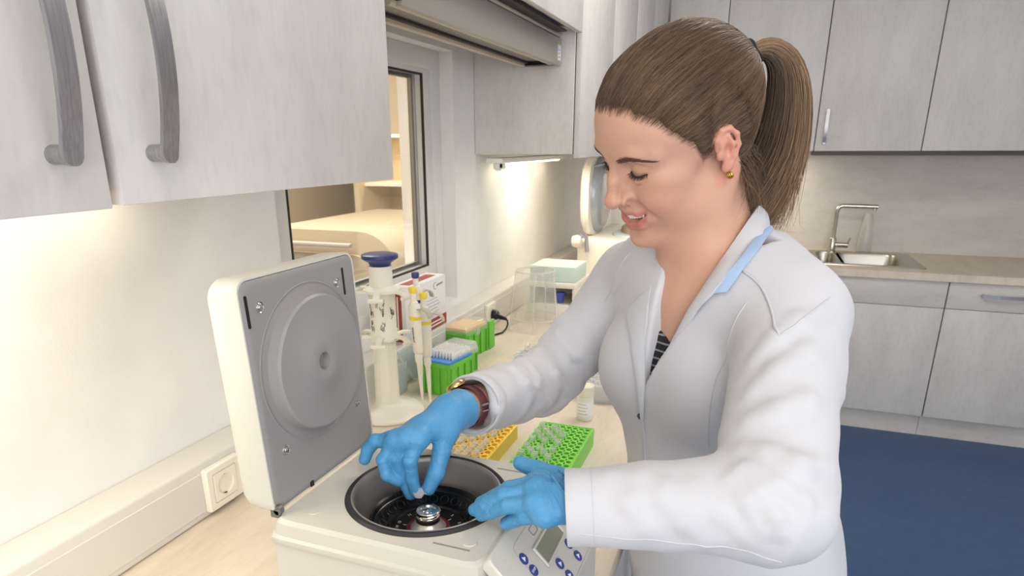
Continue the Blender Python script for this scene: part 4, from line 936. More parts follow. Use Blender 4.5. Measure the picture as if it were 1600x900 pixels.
def body(g):
    H = lambda *p: hw(*p)
    def he(c, r, k=.01, op='add', mir=True, rz=0.0):
        for s in ((-1, 1) if mir and c[0] != 0 else (1,)):
            q = np.eye(3)
            if rz: q = np.array([[math.cos(rz), s*math.sin(rz), 0], [-s*math.sin(rz), math.cos(rz), 0], [0, 0, 1]])
            g.ell(H(s*c[0], c[1], c[2]), np.array(r)*HS, k, q @ HR, op)
    def hc(pts, rs, k=.006, op='add', mir=True):
        if not isinstance(rs, (list, tuple)): rs = [rs]*len(pts)
        for s in ((-1, 1) if mir else (1,)): g.chain([H(s*p[0], p[1], p[2]) for p in pts], [r*HS for r in rs], k, op)
    # skull and face
    he((0, -.012, .040), (.0735, .098, .088), .02)
    he((0, .042, .046), (.064, .058, .058), .03)
    he((0, .044, -.018), (.055, .050, .066), .025)
    he((0, .060, -.050), (.036, .035, .036), .02)
    hc([(.052, .004, -.040), (.047, .020, -.066), (.019, .066, -.091)], [.017, .016, .015], .02)
    he((0, .030, -.060), (.040, .048, .030), .02)
    he((0, .081, -.095), (.0195, .0170, .016), .016)
    he((.043, .057, -.008), (.020, .025, .018), .018)
    he((.036, .071, -.029), (.018, .019, .016), .014)
    hc([(.013, .089, .0285), (.030, .085, .0325), (.048, .071, .028)], [.0065, .0075, .007], .014)
    he((.040, .040, -.042), (.017, .036, .028), .022)
    # eyes, looking down: sockets, lids
    he((.0305, .1005, .0125), (.0195, .0160, .0115), .012, 'cut')
    he((.031, .0745, .0125), (.0150, .0152, .0112), .004)
    hc([(.020, .0855, .0035), (.032, .0895, .0000), (.043, .0815, .0030)], [.0022, .003, .0022], .004)
    hc([(.019, .0875, .0080), (.031, .0915, .0045), (.0435, .0825, .0075)], .0013, .002, 'cut')
    # nose
    hc([(0, .0930, .020), (0, .1040, -.002), (0, .1110, -.021)], [.0060, .0066, .0082], .009, mir=False)
    he((0, .1120, -.0255), (.0110, .0105, .0095), .006)
    he((.0142, .0985, -.0275), (.0072, .0108, .0084), .005)
    hc([(.010, .0935, -.014), (.013, .0945, -.023)], .006, .008)
    he((.0070, .1040, -.0360), (.0036, .0060, .0034), .003, 'cut')
    # mouth, smiling
    hc([(.0315, .0785, -0.0490), (.0170, .0925, -0.0487), (.0050, .0965, -0.0470), (0, .0965, -0.0477)], [.0024, .0027, .0029, .0028], .006)
    hc([(.0305, .0780, -0.0510), (.0165, .0895, -0.0655), (0, .0938, -0.0700)], [.0028, .0044, .0050], .008)
    hc([(.0235, .0870, -0.0525), (.0130, .0940, -0.0560), (0, .0975, -0.0577)], [.0022, .0052, .0060], .0015, 'cut')
    hc([(.0175, .1005, -.0290), (.0285, .0945, -.0400), (.0370, .0845, -.0530)], [.0026, .0034, .0030], .010, 'cut')
    he((0, .0985, -.0835), (.014, .006, .0045), .009, 'cut')
    # ears
    q8 = .80; X = lambda y: .0760 - .30*(y+.004)
    he((.0750, -.0125*q8, .004*q8), (.0048, .0165*q8, .0285*q8), .006, rz=-.30)
    hc([(X(y_*q8)+dx, y_*q8, z_*q8) for dx, y_, z_ in ((-.001, .004, .006), (0, .003, .020), (0, -.006, .0315), (0, -.018, .0315), (0, -.027, .0185), (0, -.0275, .002), (0, -.020, -.015), (0, -.012, -.026))], [.0024, .0028, .0030, .0031, .0030, .0028, .0026, .0026], .003)
    he((.0755, -.0065*q8, -.0265*q8), (.0040, .0065, .0072), .006)
    he((.0850, -.0085, .0000), (.0085, .0072, .0105), .003, 'cut'); he((.0865, -.0120, .0165), (.0065, .0050, .0048), .003, 'cut')
    hc([(X(-.014*q8)+.001, -.014*q8, .021*q8), (X(-.0185*q8)+.002, -.0185*q8, .007*q8), (X(-.015*q8)+.001, -.0150*q8, -.010*q8)], .0023, .003)
    he((.0762, .0035, -.0030), (.0036, .0036, .0052), .004)
    # neck, collar bones, chest
    g.rc(H(0, -.026, -.030), NB+[-.008, -.002, .018], .050, .050, .025)
    g.rc(H(0, .010, -.045), NB+TF*.016+[0, 0, .010], .040, .046, .03)
    notch = NB + TF*.062 + np.array([0, 0, -.040])
    for s in (-1, 1):
        g.rc(H(s*.054, -.022, -.038), notch + TL*s*.010, .0105, .0075, .022)
        g.rc(notch+TL*s*.016, notch+TL*s*.10-TF*.03+[0, 0, .024], .0075, .007, .02)
    g.rc(NB+[-.008, -.002, .018], NB+[-.002, .002, -.05], .050, .060, .04)
    torso(g, -.009)
    # right forearm and wrist; left forearm inside its sleeve
    g.rc(R_EL, R_WR, .036, .0225, .02)
    g.rc(R_SH, R_EL, .042, .036, .02); g.rc(L_SH, L_EL, .042, .036, .02); g.rc(L_EL, L_WR, .036, .025, .02)
parts = []
for lo, hi, h, it in (((.645, .700, 1.4030), (.985, 1.06, 1.70), .0013, 2), ((.53, .50, .92), (1.10, 1.14, 1.4035), .0035, 1)):
    g = Grid(lo, hi, h); body(g); V, F = g.mesh(); parts.append((relax(V, F, it, .5), F))
def stitch(parts):
    """one continuous skin: joins the open neck edges of the two lattices"""
    bm = BM(); vs = []
    for V, F in parts:
        v = [bm.verts.new(p) for p in V]; vs.append(v)
        for f in F:
            try: bm.faces.new([v[i] for i in f])
            except ValueError: pass
    be = [e for e in bm.edges if e.is_boundary and 1.39 < e.verts[0].co.z < 1.415 and 1.39 < e.verts[1].co.z < 1.415]
    bmesh.ops.bridge_loops(bm, edges=be); near = [v for v in bm.verts if abs(v.co.z-1.4025) < .012 and len(v.link_faces) > 0]
    for _ in range(14): bmesh.ops.smooth_vert(bm, verts=near, factor=.5, use_axis_x=True, use_axis_y=True, use_axis_z=True)
    bmesh.ops.triangulate(bm, faces=[f for f in bm.faces if len(f.verts) > 4]); return bm
# legs and shoes, hidden below the coat
g = Grid((.72, .78, 0.0), (1.16, 1.14, .95), .008)
for s in (-1, 1):
    hip, knee, ank = tw(s*.085, 0, .90, (.935, .955)), tw(s*.095, .015, .48, (.95, .955)), tw(s*.10, -.01, .09, (.96, .955))
    g.rc(hip, knee, .085, .056, .03); g.rc(knee, ank, .054, .038, .02)
V, F = g.mesh(); LEG = (V, F)
M_skin = use_vcol(mat('skin', '#d9a68c', .48, Subsurface_Weight=.25, Subsurface_Radius=(.010, .004, .002), Subsurface_Scale=.6))
add_noise(M_skin, None, bump=.12, bscale=420)
woman = obj('person', stitch(parts), M_skin, None, True)
Vb = np.empty(len(woman.data.vertices)*3, np.float32); woman.data.vertices.foreach_get('co', Vb); Vb = Vb.reshape(-1, 3).astype(float)
tag(woman, 'smiling woman in white lab coat and blue gloves, hair in ponytail, loading the centrifuge', 'person')
# skin tint
P = hl(Vb); x, y, z = np.abs(P[:, 0]), P[:, 1], P[:, 2]
base = np.array(lin('#cfa18a')); C = np.tile(base, (len(P), 1)); head = (z > -.13) & (y > -.13)
def blend(w, col):
    global C
    w = (w*head)[:, None]; C = C*(1-w) + np.array(lin(col))*w
G = lambda cx, cy, cz, r: np.exp(-(((x-cx)**2+(y-cy)**2+(z-cz)**2)/(r*r)))
blend(.55*G(.042, .070, -.026, .022), '#d58c78'); blend(.45*G(0, .116, -.022, .013), '#d48a78'); blend(.30*G(.05, .045, -.05, .03), '#d09a84')
blend(.5*((x > .068) & (y < .010) & (np.abs(z) < .045)), '#d98f7c'); blend(.25*G(.031, .088, .012, .014), '#c99880'); blend(.2*G(0, .085, .055, .035), '#e0b79f')
blend(.45*G(.068, .022, -.010, .011), '#8a6450'); blend(.25*smooth01(-z, .098, .13)*(y > -.02), '#cf9a82')
lipU = np.exp(-((z+.0480)/.0034)**2)*(x < .030)*(y > .079); lipL = np.exp(-((z+.0680-(x/.030)**2*.014)/.0060)**2)*(x < .029)*(y > .077)
blend(np.clip(.8*lipU*(z < -.0445)+.9*lipL, 0, 1)*smooth01(.032-x, 0, .006), '#c06a64')
blend(.8*((x < .026) & (z < -.0505) & (z > -.0655+(x/.030)**2*.012) & (y < .0925-8*x*x) & (y > .070)), '#5a2523')
frk = RNG.random(len(P)); blend(.10*(frk > .9)*G(.03, .085, -.02, .035), '#b07a5c')
phs = np.arctan2(x, y); zl_ = np.interp(phs, [0, .35, .7, .95, 1.15, 1.32, 1.45, 1.58, 1.72, 1.95, 2.15, 2.5, PI], [.088, .085, .070, .046, .026, -.004, .004, .030, .036, .012, -.035, -.066, -.075])
blend(.85*smooth01(z-zl_, -.009, .006)*~((x > .070) & (np.abs(z) < .03)), '#6b5040')
vcol(woman, C)
np_mesh('trousers', *LEG, mat('dark_trousers', '#2b2d36', .8), woman)
for s in (-1, 1):
    bm = BM(); c = tw(s*.10, 0, 0, (.96, .955)); secs = []
    for v, w, h in ((-.075, .026, .05), (-.05, .034, .085), (.0, .036, .085), (.06, .040, .055), (.12, .040, .04), (.155, .026, .03)):
        p = c + TF*v; secs.append([p + TL*math.cos(a)*w + np.array([0, 0, h/2 + math.sin(a)*h/2]) for a in np.linspace(0, 2*PI, 14, endpoint=False)])
    loft(bm, secs); obj('shoe', bm, mat('shoe_white', '#d8d8d6', .6), woman, sharp=50)

# teeth, lash lines, lashes and brows
bm = BM(); M_teeth = mat('teeth', '#efe9df', .25)
for i in range(-5, 6):
    xx = .0041*i; yy = .0930 - 15*xx*xx; w_ = .0043 if abs(i) < 3 else .0041; sl_ = -30*xx
    ex_ = HR[0] + HR[1]*sl_; ex_ /= np.linalg.norm(ex_); ey_ = np.cross(HR[2], ex_)
    box(bm, -w_/2, w_/2, -.002, .0020, -.0046 + .0010*(abs(i)/6), .005, .0009, 2, basis(ex_, ey_, HR[2], hw(xx, yy, -.0553 + .16*abs(xx))))
obj('teeth', bm, M_teeth, woman, sharp=60)['kind'] = 'stuff'
M_lash = mat('lash_dark', '#2a1a14', .6); M_brow = mat('brow_brown', '#5d4030', .7)
for s in (-1, 1):
    bm = BM(); arc = [(.0180, .0868, .0085), (.0240, .0898, .0063), (.0310, .0908, .0051), (.0380, .0878, .0057), (.0445, .0812, .0079)]
    A = np.array([hw(s*p[0], p[1], p[2]) for p in arc]); tube(bm, A, [.0005, .0011, .0012, .0012, .0006], 6)
    for i in range(80):
        t = RNG.random()*.98; k = min(int(t*4), 3); f = t*4-k; p = A[k]*(1-f)+A[k+1]*f
        d = hw(s*(.006*(t-.45)), .0036, -.0028-.001*RNG.random()) - HC; d2 = hw(s*(.009*(t-.40)), .0056, -.0030) - HC
        tube(bm, [p, p+d*.6, p+d2*(.75+.3*RNG.random())], [.00018, .00014, .00005], 3, caps=False)
    o = obj('eyelashes', bm, M_lash, woman); o['kind'] = 'stuff'

# ------------------------------------------------------------------ hair
SKIN = BVHTree.FromPolygons([tuple(v) for v in parts[0][0]], [tuple(f) for f in parts[0][1]])
def strands(name, L, R, tints, m, parent):
    """L (n,k,3) points, R (k,) radii -> three-sided hairs joined in one mesh"""
    L = np.asarray(L); n, k, _ = L.shape
    T = np.gradient(L, axis=1); T /= np.linalg.norm(T, axis=2, keepdims=True)+1e-12
    h = np.tile(np.array([.37, .52, .77]), (n, k, 1)); U = np.cross(T, h); U /= np.linalg.norm(U, axis=2, keepdims=True)+1e-9; Wv = np.cross(T, U)
    a = 2*PI*np.arange(3)/3
    V = L[:, :, None, :] + (U[:, :, None, :]*np.cos(a)[None, None, :, None] + Wv[:, :, None, :]*np.sin(a)[None, None, :, None])*np.asarray(R)[None, :, None, None]
    base = (np.arange(n)*k*3)[:, None, None]; i = np.arange(k-1)[None, :, None]*3; j = np.arange(3)[None, None, :]; jn = (j+1) % 3
    F = np.stack([base+i+j, base+i+jn, base+i+3+jn, base+i+3+j], -1).reshape(-1, 4)
    o = np_mesh(name, V.reshape(-1, 3), F, m, parent); vcol(o, np.repeat(tints, k*3, axis=0)); o['kind'] = 'stuff'; return o
M_hair = use_vcol(mat('hair_brown', '#4a3424', .42, Specular_IOR_Level=.35))
def hair_tints(n, light=.25):
    a, b, c = (np.array(lin(q)) for q in ('#5c4738', '#8f745b', '#3b2d24')); r = RNG.random((n, 1)); q = RNG.random((n, 1))
    base = a*(1-r)+b*r; return np.where(q < .22, base*.5+c*.5, base)
def zline(phi):
    return np.interp(phi, [0, .35, .7, .95, 1.15, 1.32, 1.45, 1.58, 1.72, 1.95, 2.15, 2.5, PI], [.088, .085, .070, .046, .026, -.004, .004, .030, .036, .012, -.035, -.066, -.075])
def skull_field(g):
    g.ell(hw(0, -.012, .040), np.array((.0735, .098, .088))*HS, .02, HR); g.ell(hw(0, .042, .046), np.array((.064, .058, .058))*HS, .03, HR)
    g.rc(hw(0, -.026, -.030), NB+[-.008, -.002, .018], .050, .050, .025)
gh = Grid((.66, .73, 1.42), (.97, 1.02, 1.70), .0019); skull_field(gh)
PX, PY_, PZ = np.meshgrid(*gh.ax, indexing='ij'); Q = hl(np.stack([PX, PY_, PZ], -1).reshape(-1, 3)).reshape(PX.shape+(3,)).astype(np.float32)
phi = np.arctan2(np.abs(Q[..., 0]), Q[..., 1]+.0); hd = Q[..., 2]-zline(phi)
hd = hd + .0028*np.sin(23*phi)*np.sin(9*phi+1); thick = -.005 + .0058*smooth01(hd, -.010, .006) + .0060*smooth01(hd, .002, .050)
groove = .0004*np.sin(90*np.arctan2(Q[..., 0], Q[..., 2]+.02)*1.0+8*Q[..., 1]*20)
gh.D = np.maximum(gh.D - thick.astype(np.float32) - groove.astype(np.float32)*(hd > .0), (-Q[..., 2]-.085).astype(np.float32))
gh.ell(hw(0, -.106, .055), (.015, .015, .015), .02)
Vh, Fh = gh.mesh(); Vh = relax(Vh, Fh, 2)
del PX, PY_, PZ, Q, phi, hd, thick, groove, gh
cap = np_mesh('hair', Vh, Fh, M_hair, woman); vcol(cap, np.tile(np.array(lin('#4d3829')), (len(Vh), 1)))
HB = BVHTree.FromPolygons([tuple(v) for v in Vh], [tuple(f) for f in Fh])
TIE = hw(0, -.119, .056); CEN = hw(0, -.015, .035)
ph = hl(Vh); fphi = np.arctan2(np.abs(ph[:, 0]), ph[:, 1]); fhd = ph[:, 2]-zline(fphi)
cand = np.nonzero((fhd > np.where(fphi < 1.15, -.010, -.001)) & (ph[:, 2] > -.075))[0]; wgt = np.where(fhd[cand] < .012, 2.5, 1.0); wgt /= wgt.sum()
L = []; K = 11
for ci in RNG.choice(cand, 9500, p=wgt):
    p0 = Vh[ci]; row = []; off = .0004+.0022*RNG.random()**2; ln = .25+.75*RNG.random(); wob = RNG.normal(0, .0025, 3)
    for i in range(K):
        t = ln*i/(K-1); p = p0*(1-t) + TIE*t
        p = p + wob*math.sin(PI*t)
        d = p-CEN; d /= np.linalg.norm(d)+1e-9
        hit = HB.ray_cast(Vector(CEN+d*.30), Vector(-d))[0]; q = np.array(hit) if hit is not None else p
        if i < 4 and fhd[ci] < .015:
            h2 = SKIN.ray_cast(Vector(CEN+d*.30), Vector(-d))[0]
            if h2 is not None and 0 < np.linalg.norm(np.array(h2)-CEN) - np.linalg.norm(q-CEN) < .006: q = np.array(h2)
        row.append(q + d*off*(min(1, i/2.0+.2)))
    L.append(row)
strands('hair_strands', L, np.interp(np.arange(K), [0, 2, K-2, K-1], [.00008, .00024, .00026, .00016]), hair_tints(len(L)), M_hair, cap)
# ponytail
DV = np.array([.90, .436, 0]); DN = np.array([-.436, .90, 0])
path = np.array([(0, 0), (.012, .007), (.026, .009), (.041, .001), (.053, -.016), (.059, -.046), (.059, -.085), (.052, -.125), (.038, -.165), (.018, -.200)])
s_ = np.linspace(0, 1, len(path)); K = 20; tt = np.linspace(0, 1, K)
pu = np.interp(tt, s_, path[:, 0]); pz = np.interp(tt, s_, path[:, 1])
for _ in range(2): pu[1:-1] = (pu[:-2]+2*pu[1:-1]+pu[2:])/4; pz[1:-1] = (pz[:-2]+2*pz[1:-1]+pz[2:])/4
tu, tz = np.gradient(pu), np.gradient(pz); nl = np.hypot(tu, tz); nu, nz = -tz/nl, tu/nl
wid = np.interp(tt, [0, .06, .15, .3, .5, .75, .92, 1], [.008, .0085, .011, .016, .024, .030, .031, .026])
L = []; tn = []
for q in range(5200):
    r = math.sqrt(RNG.random()); a = 2*PI*RNG.random(); e1, e2 = r*math.cos(a), r*math.sin(a)
    end = 1.02 - .40*RNG.random()**2.2 + .05*RNG.random(); ph0 = RNG.random()*6; amp = .0022*RNG.random(); te = tt*end
    cu, cz = np.interp(te, tt, pu), np.interp(te, tt, pz); w_ = np.interp(te, tt, wid); n1, n2 = np.interp(te, tt, nu), np.interp(te, tt, nz)
    wob = amp*np.sin(te*9+ph0)*te; frz = RNG.normal(0, .006)*te**3*1.6
    flick = np.clip(te-.74, 0, 1)**1.3*(.13*RNG.normal(-.35, .8))
    u = cu + n1*(e1*w_+wob) + frz + flick; zz = cz + n2*(e1*w_+wob) - .004*te*RNG.random()
    dn = e2*w_*.85 + wob*.6 + RNG.normal(0, .004)*te**3
    L.append(TIE[None, :] + DV*u[:, None] + np.array([0, 0, 1.])*zz[:, None] + DN*dn[:, None])
    tn.append(e1)
ti = hair_tints(len(L)); sh = np.clip(.5+.75*np.array(tn), 0, 1)[:, None]; ti = ti*(.55+.85*sh) + np.array(lin('#a5804f'))*.18*sh*RNG.random((len(L), 1))  # shading put into the tint: inner strands darkened, outer ones given golden highlights
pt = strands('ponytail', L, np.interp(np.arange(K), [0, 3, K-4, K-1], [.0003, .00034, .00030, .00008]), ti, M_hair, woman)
# loose hairs at the nape and round the ear
L = []; K = 9
for q in range(260):
    y0 = RNG.uniform(-.085, -.030); p0 = hw(RNG.choice([1, 1, 1, -1])*np.interp(y0, [-.085, -.03], [.030, .066]), y0, RNG.uniform(-.062, -.03)); row = []
    tip = p0 + np.array([RNG.normal(.012, .010), RNG.normal(.004, .010), -RNG.uniform(.02, .055)])
    for i in range(K):
        t = i/(K-1); row.append(p0*(1-t)+tip*t + DV*.008*math.sin(PI*t))
    L.append(row)
strands('loose_hair', L, np.interp(np.arange(K), [0, K-1], [.0003, .0001]), hair_tints(len(L)), M_hair, cap)
M_tie = mat('hair_tie_black', '#15151a', .8)
bm = BM(); ax = np.array(DV)*.8+np.array([0, 0, .5]); u, w, a = frame_of(ax)
for k in range(3):
    c = Vector(TIE) + a*(-.006+.0055*k); pts = [c + (u*math.cos(q)+w*math.sin(q))*.0135 + a*.0016*math.sin(3*q+k) for q in np.linspace(0, 2*PI, 30)]
    tube(bm, pts, .0044, 8, caps=False)
bmesh.ops.remove_doubles(bm, verts=bm.verts, dist=.0002); obj('hair_tie', bm, M_tie, woman, smooth=True)
# brows snapped to the skin
for s in (-1, 1):
    L = []; K = 5
    for i in range(330):
        t = RNG.random()**.85; c = np.array([np.interp(t, [0, .5, 1], [.0125, .031, .052]), 0, np.interp(t, [0, .55, 1], [.0255, .0335, .0265])]) + np.array([0, 0, RNG.normal(0, .0018*(1.25-t))])
        d = np.array([.0075, 0, np.interp(t, [0, .4, 1], [.0035, .0008, -.0035])])*(.7+.5*RNG.random()); row = []
        for k in range(K):
            q = c + d*k/(K-1); w0 = hw(s*q[0], .16, q[2]); h_ = SKIN.ray_cast(Vector(w0), Vector(-HR[1]))[0]
            if h_ is None: break
            row.append(np.array(h_) + HR[1]*(.0005+.0003*k/(K-1)))
        if len(row) == K: L.append(row)
    strands('eyebrow', L, [.00012, .0002, .0002, .00015, .00006], np.tile(np.array(lin('#664837')), (len(L), 1)), use_vcol(mat('brow_hair', '#54382a', .7)), woman)
# ear stud
ec = hw(.0800, -.0045, -.0305); bm = BM(); M_gold = mat('gold', '#c9a04a', .25, 1.0)
for q in range(4):
    ax = np.array([math.cos(q*1.3), math.sin(q*1.3), .5*math.cos(q)]); u, w, a = frame_of(ax); tube(bm, [Vector(ec)+(u*math.cos(p)+w*math.sin(p))*.0034 for p in np.linspace(0, 2*PI, 18)], .0011, 6, caps=False)
obj('earring', bm, M_gold, woman, smooth=True)

# ------------------------------------------------------------------ lab coat
def ridge(p): return (.5+.5*np.cos(2*PI*p))**1.6
def fold(L, spots):
    """spots: (t centre, t width, folds per metre, twist, depth, phase)"""
    def f(t, th):
        r = 0
        for tc, wd, fr, tw_, dp, ph_ in spots:
            r = r + dp*np.exp(-((t-tc)/wd)**2)*(ridge(fr*t*L + tw_*th/(2*PI) + .22*np.sin(2*th+ph_) + .18*np.sin(9*t+3*ph_) + ph_) - .35)
        return r
    return f
g = Grid((.50, .44, .50), (1.18, 1.20, 1.46), .0034)
torso(g, .010)
g.ell(tw(0, 0, .78, (.950, .964)), (.155, .128, .40), .06, TR)
def drape(): pass
gs = g
# sleeves
sl_l = np.linalg.norm(L_EL-L_SH); sl_f = np.linalg.norm(L_WR-L_EL)
g.rc(L_SH, L_EL, .060, .053, .025, disp=fold(sl_l, [(.30, .28, 9, 1.6, .0025, .2), (.95, .18, 19, -1.0, .0050, .6)]))
LCE = L_WR + (L_WR-L_EL)/sl_f*.052
g.rc(L_EL, LCE, .050, .0362, .02, disp=fold(np.linalg.norm(LCE-L_EL), [(.02, .16, 20, 1.0, .0045, .1), (.55, .28, 10, 1.4, .0018, .5)]))
RCE = R_WR + (R_EL-R_WR)/np.linalg.norm(R_EL-R_WR)*.044
g.rc(R_SH, R_EL, .056, .050, .025, disp=fold(np.linalg.norm(R_EL-R_SH), [(.35, .3, 11, 1.0, .007, .4), (.95, .25, 20, -1.0, .0085, .1)]))
g.rc(R_EL, RCE, .050, .0405, .02, disp=fold(np.linalg.norm(RCE-R_EL), [(.06, .18, 22, 1.0, .0085, .7), (.55, .3, 12, 1.0, .0045, .2)]))
# sleeve ends: cut flat and hollow them
def open_end(E, d, ri, depth):
    d = d/np.linalg.norm(d)
    g.rc(E+d*.001, E+d*.09, .09, .09, 0.0, 'cut', clip=True)
    g.rc(E-d*depth, E+d*.02, ri, ri, .002, 'cut')
open_end(LCE, L_WR-L_EL, .0295, .022); open_end(RCE, R_WR-R_EL, .0335, .035)
# neck opening and the V in front
g.rc(NB+[-.006, -.004, .0], NB+[-.004, -.003, .12], .064, .072, .006, 'cut')
sl, P = g.sub((.60, .60, 1.15), (1.06, 1.14, 1.46))
U_ = (P[0]-.885)*TL[0] + (P[1]-.925)*TL[1] + 0*P[2]; V_ = (P[0]-.885)*TF[0] + (P[1]-.925)*TF[1] + 0*P[2]; Z_ = P[2] + 0*P[0] + 0*P[1]
ur = -.012 - .010*smooth01(Z_, 1.34, 1.42); ul = -.006 + .53*(Z_-1.232) 
dV = np.maximum(np.maximum(ur-U_, (U_-ul)*.87), .015-V_)
g.put(sl, dV.astype(np.float32), .004, 'cut')
# hem
g.D[:, :, g.ax[2] < .52] = .5
# soft drapery over the whole cloth
sl, P = g.sub(g.lo, np.array([a[-1] for a in g.ax]))
X_, Y_, Zz = P
uu = (X_-.9)*TL[0]+(Y_-.93)*TL[1]
low = smooth01(1.20-Zz, 0, .3)
n1 = np.sin(38*uu + 5*np.sin(6*Zz) + 3*Y_*4)*.0016*low + .0012*np.sin(23*X_+31*Zz+2*np.sin(17*Y_))*np.sin(19*Y_-14*Zz) + .0008*np.sin(61*X_-40*Zz+3)*np.sin(47*Y_+22*Zz)
g.D -= n1.astype(np.float32)
FOLDS = [
    ([(0.9418, 0.6667, 1.2878), (0.9618, 0.686, 1.3065), (0.9842, 0.7122, 1.3219), (1.0122, 0.7569, 1.3284)], [0.0112, 0.014, 0.014, 0.0101]),
    ([(0.9423, 0.6338, 1.271), (0.9625, 0.6401, 1.2813), (0.9847, 0.6587, 1.2887), (1.0183, 0.7257, 1.2803)], [0.0112, 0.014, 0.014, 0.0101]),
    ([(0.9429, 0.7083, 1.309), (0.9584, 0.7236, 1.3298), (0.9774, 0.7437, 1.3455), (0.9984, 0.7694, 1.3534)], [0.0112, 0.014, 0.014, 0.0101]),
    ([(0.9384, 0.6027, 1.2527), (0.9572, 0.5948, 1.2556), (0.9793, 0.5853, 1.2541), (1.0036, 0.6079, 1.2454)], [0.0112, 0.014, 0.014, 0.0101]),
    ([(0.9327, 0.5713, 1.2481), (0.951, 0.5585, 1.2405), (0.9658, 0.5501, 1.2253), (0.9725, 0.5483, 1.2107)], [0.0068, 0.0085, 0.0085, 0.0061]),
    ([(0.9257, 0.565, 1.2416), (0.9417, 0.5541, 1.2306), (0.9565, 0.5464, 1.2113)], [0.0068, 0.0085, 0.0061]),
    ([(0.9393, 0.5764, 1.2527), (0.9647, 0.5637, 1.2465), (0.9889, 0.5609, 1.2362)], [0.0068, 0.0085, 0.0061]),
    ([(0.8499, 0.5612, 1.2313), (0.8737, 0.5491, 1.2239), (0.8944, 0.5465, 1.2088), (0.9121, 0.5509, 1.1909)], [0.01, 0.0125, 0.0125, 0.009]),
    ([(0.875, 0.5566, 1.2296), (0.8989, 0.5503, 1.2185), (0.926, 0.5523, 1.1959)], [0.01, 0.0125, 0.009]),
    ([(0.8975, 0.5604, 1.2308), (0.9204, 0.5536, 1.2183), (0.9502, 0.5521, 1.1995)], [0.01, 0.0125, 0.009]),
    ([(0.8236, 0.5571, 1.2273), (0.8448, 0.5422, 1.2161), (0.8602, 0.5372, 1.199)], [0.01, 0.0125, 0.009]),
    ([(0.6197, 0.8476, 1.2207), (0.6421, 0.8406, 1.2029), (0.6513, 0.8663, 1.1625)], [0.0072, 0.009, 0.0065]),
    ([(0.6146, 0.916, 1.2114), (0.646, 0.8812, 1.1975), (0.662, 0.9031, 1.1578)], [0.0072, 0.009, 0.0065]),
    ([(0.6207, 0.9652, 1.2124), (0.6604, 0.9294, 1.1909), (0.677, 0.9561, 1.1581)], [0.0072, 0.009, 0.0065]),
    ([(0.6514, 0.9765, 1.2435), (0.6854, 0.9625, 1.2166), (0.7144, 0.9841, 1.2068)], [0.0072, 0.009, 0.0065]),
    ([(0.6195, 0.7685, 1.2238), (0.6319, 0.7562, 1.1969), (0.6056, 0.784, 1.154)], [0.0072, 0.009, 0.0065]),
    ([(0.6309, 0.894, 1.2103), (0.6483, 0.8662, 1.1937), (0.6557, 0.8775, 1.1616)], [0.0072, 0.009, 0.0065]),
]
for pts, r in FOLDS: g.chain(pts, r, .007)
V, F = g.mesh(); V = relax(V, F, 2, .5)
del g, gs, U_, V_, Z_, dV, n1, X_, Y_, Zz, low, P
M_coat = add_noise(mat('coat_cotton', '#cbcbd0', .85, Sheen_Weight=.15), None, bump=.06, bscale=900)
coat = np_mesh('lab_coat', V, F, M_coat, woman)
CB = BVHTree.FromPolygons([tuple(v) for v in V], [tuple(f) for f in F])

# undershirt: dark striped top in the V
g = Grid((.60, .62, 1.05), (1.02, 1.10, 1.42), .003); torso(g, -.004)
sl, P = g.sub(g.lo, np.array([a[-1] for a in g.ax])); Z_ = P[2]+0*P[0]+0*P[1]; U_ = (P[0]-.885)*TL[0]+(P[1]-.925)*TL[1]+0*P[2]
g.D = np.maximum(g.D, (Z_-1.285 + .35*np.abs(U_) - .9*np.maximum(-U_+.004, 0)).astype(np.float32)); g.D = np.maximum(g.D, 1.10-Z_)
V, F = g.mesh(); del g, Z_, U_
m = mat('striped_top', '#1d1d22', .85); N, Lk, b = nodes(m); tc = N.new('ShaderNodeTexCoord'); sp = N.new('ShaderNodeSeparateXYZ'); Lk.new(tc.outputs['Object'], sp.inputs[0])
mm = N.new('ShaderNodeMath'); mm.operation = 'MULTIPLY'; mm.inputs[1].default_value = 1/.0105; Lk.new(sp.outputs['Z'], mm.inputs[0]); fr = N.new('ShaderNodeMath'); fr.operation = 'FRACT'; Lk.new(mm.outputs[0], fr.inputs[0])
rp = N.new('ShaderNodeValToRGB'); rp.color_ramp.interpolation = 'CONSTANT'; rp.color_ramp.elements[0].color = (*lin('#1d1d22'), 1); rp.color_ramp.elements[1].position = .78; rp.color_ramp.elements[1].color = (*lin('#8a8a90'), 1); Lk.new(fr.outputs[0], rp.inputs[0]); Lk.new(rp.outputs[0], b.inputs['Base Color'])
np_mesh('striped_top', relax(V, F, 2), F, m, woman)

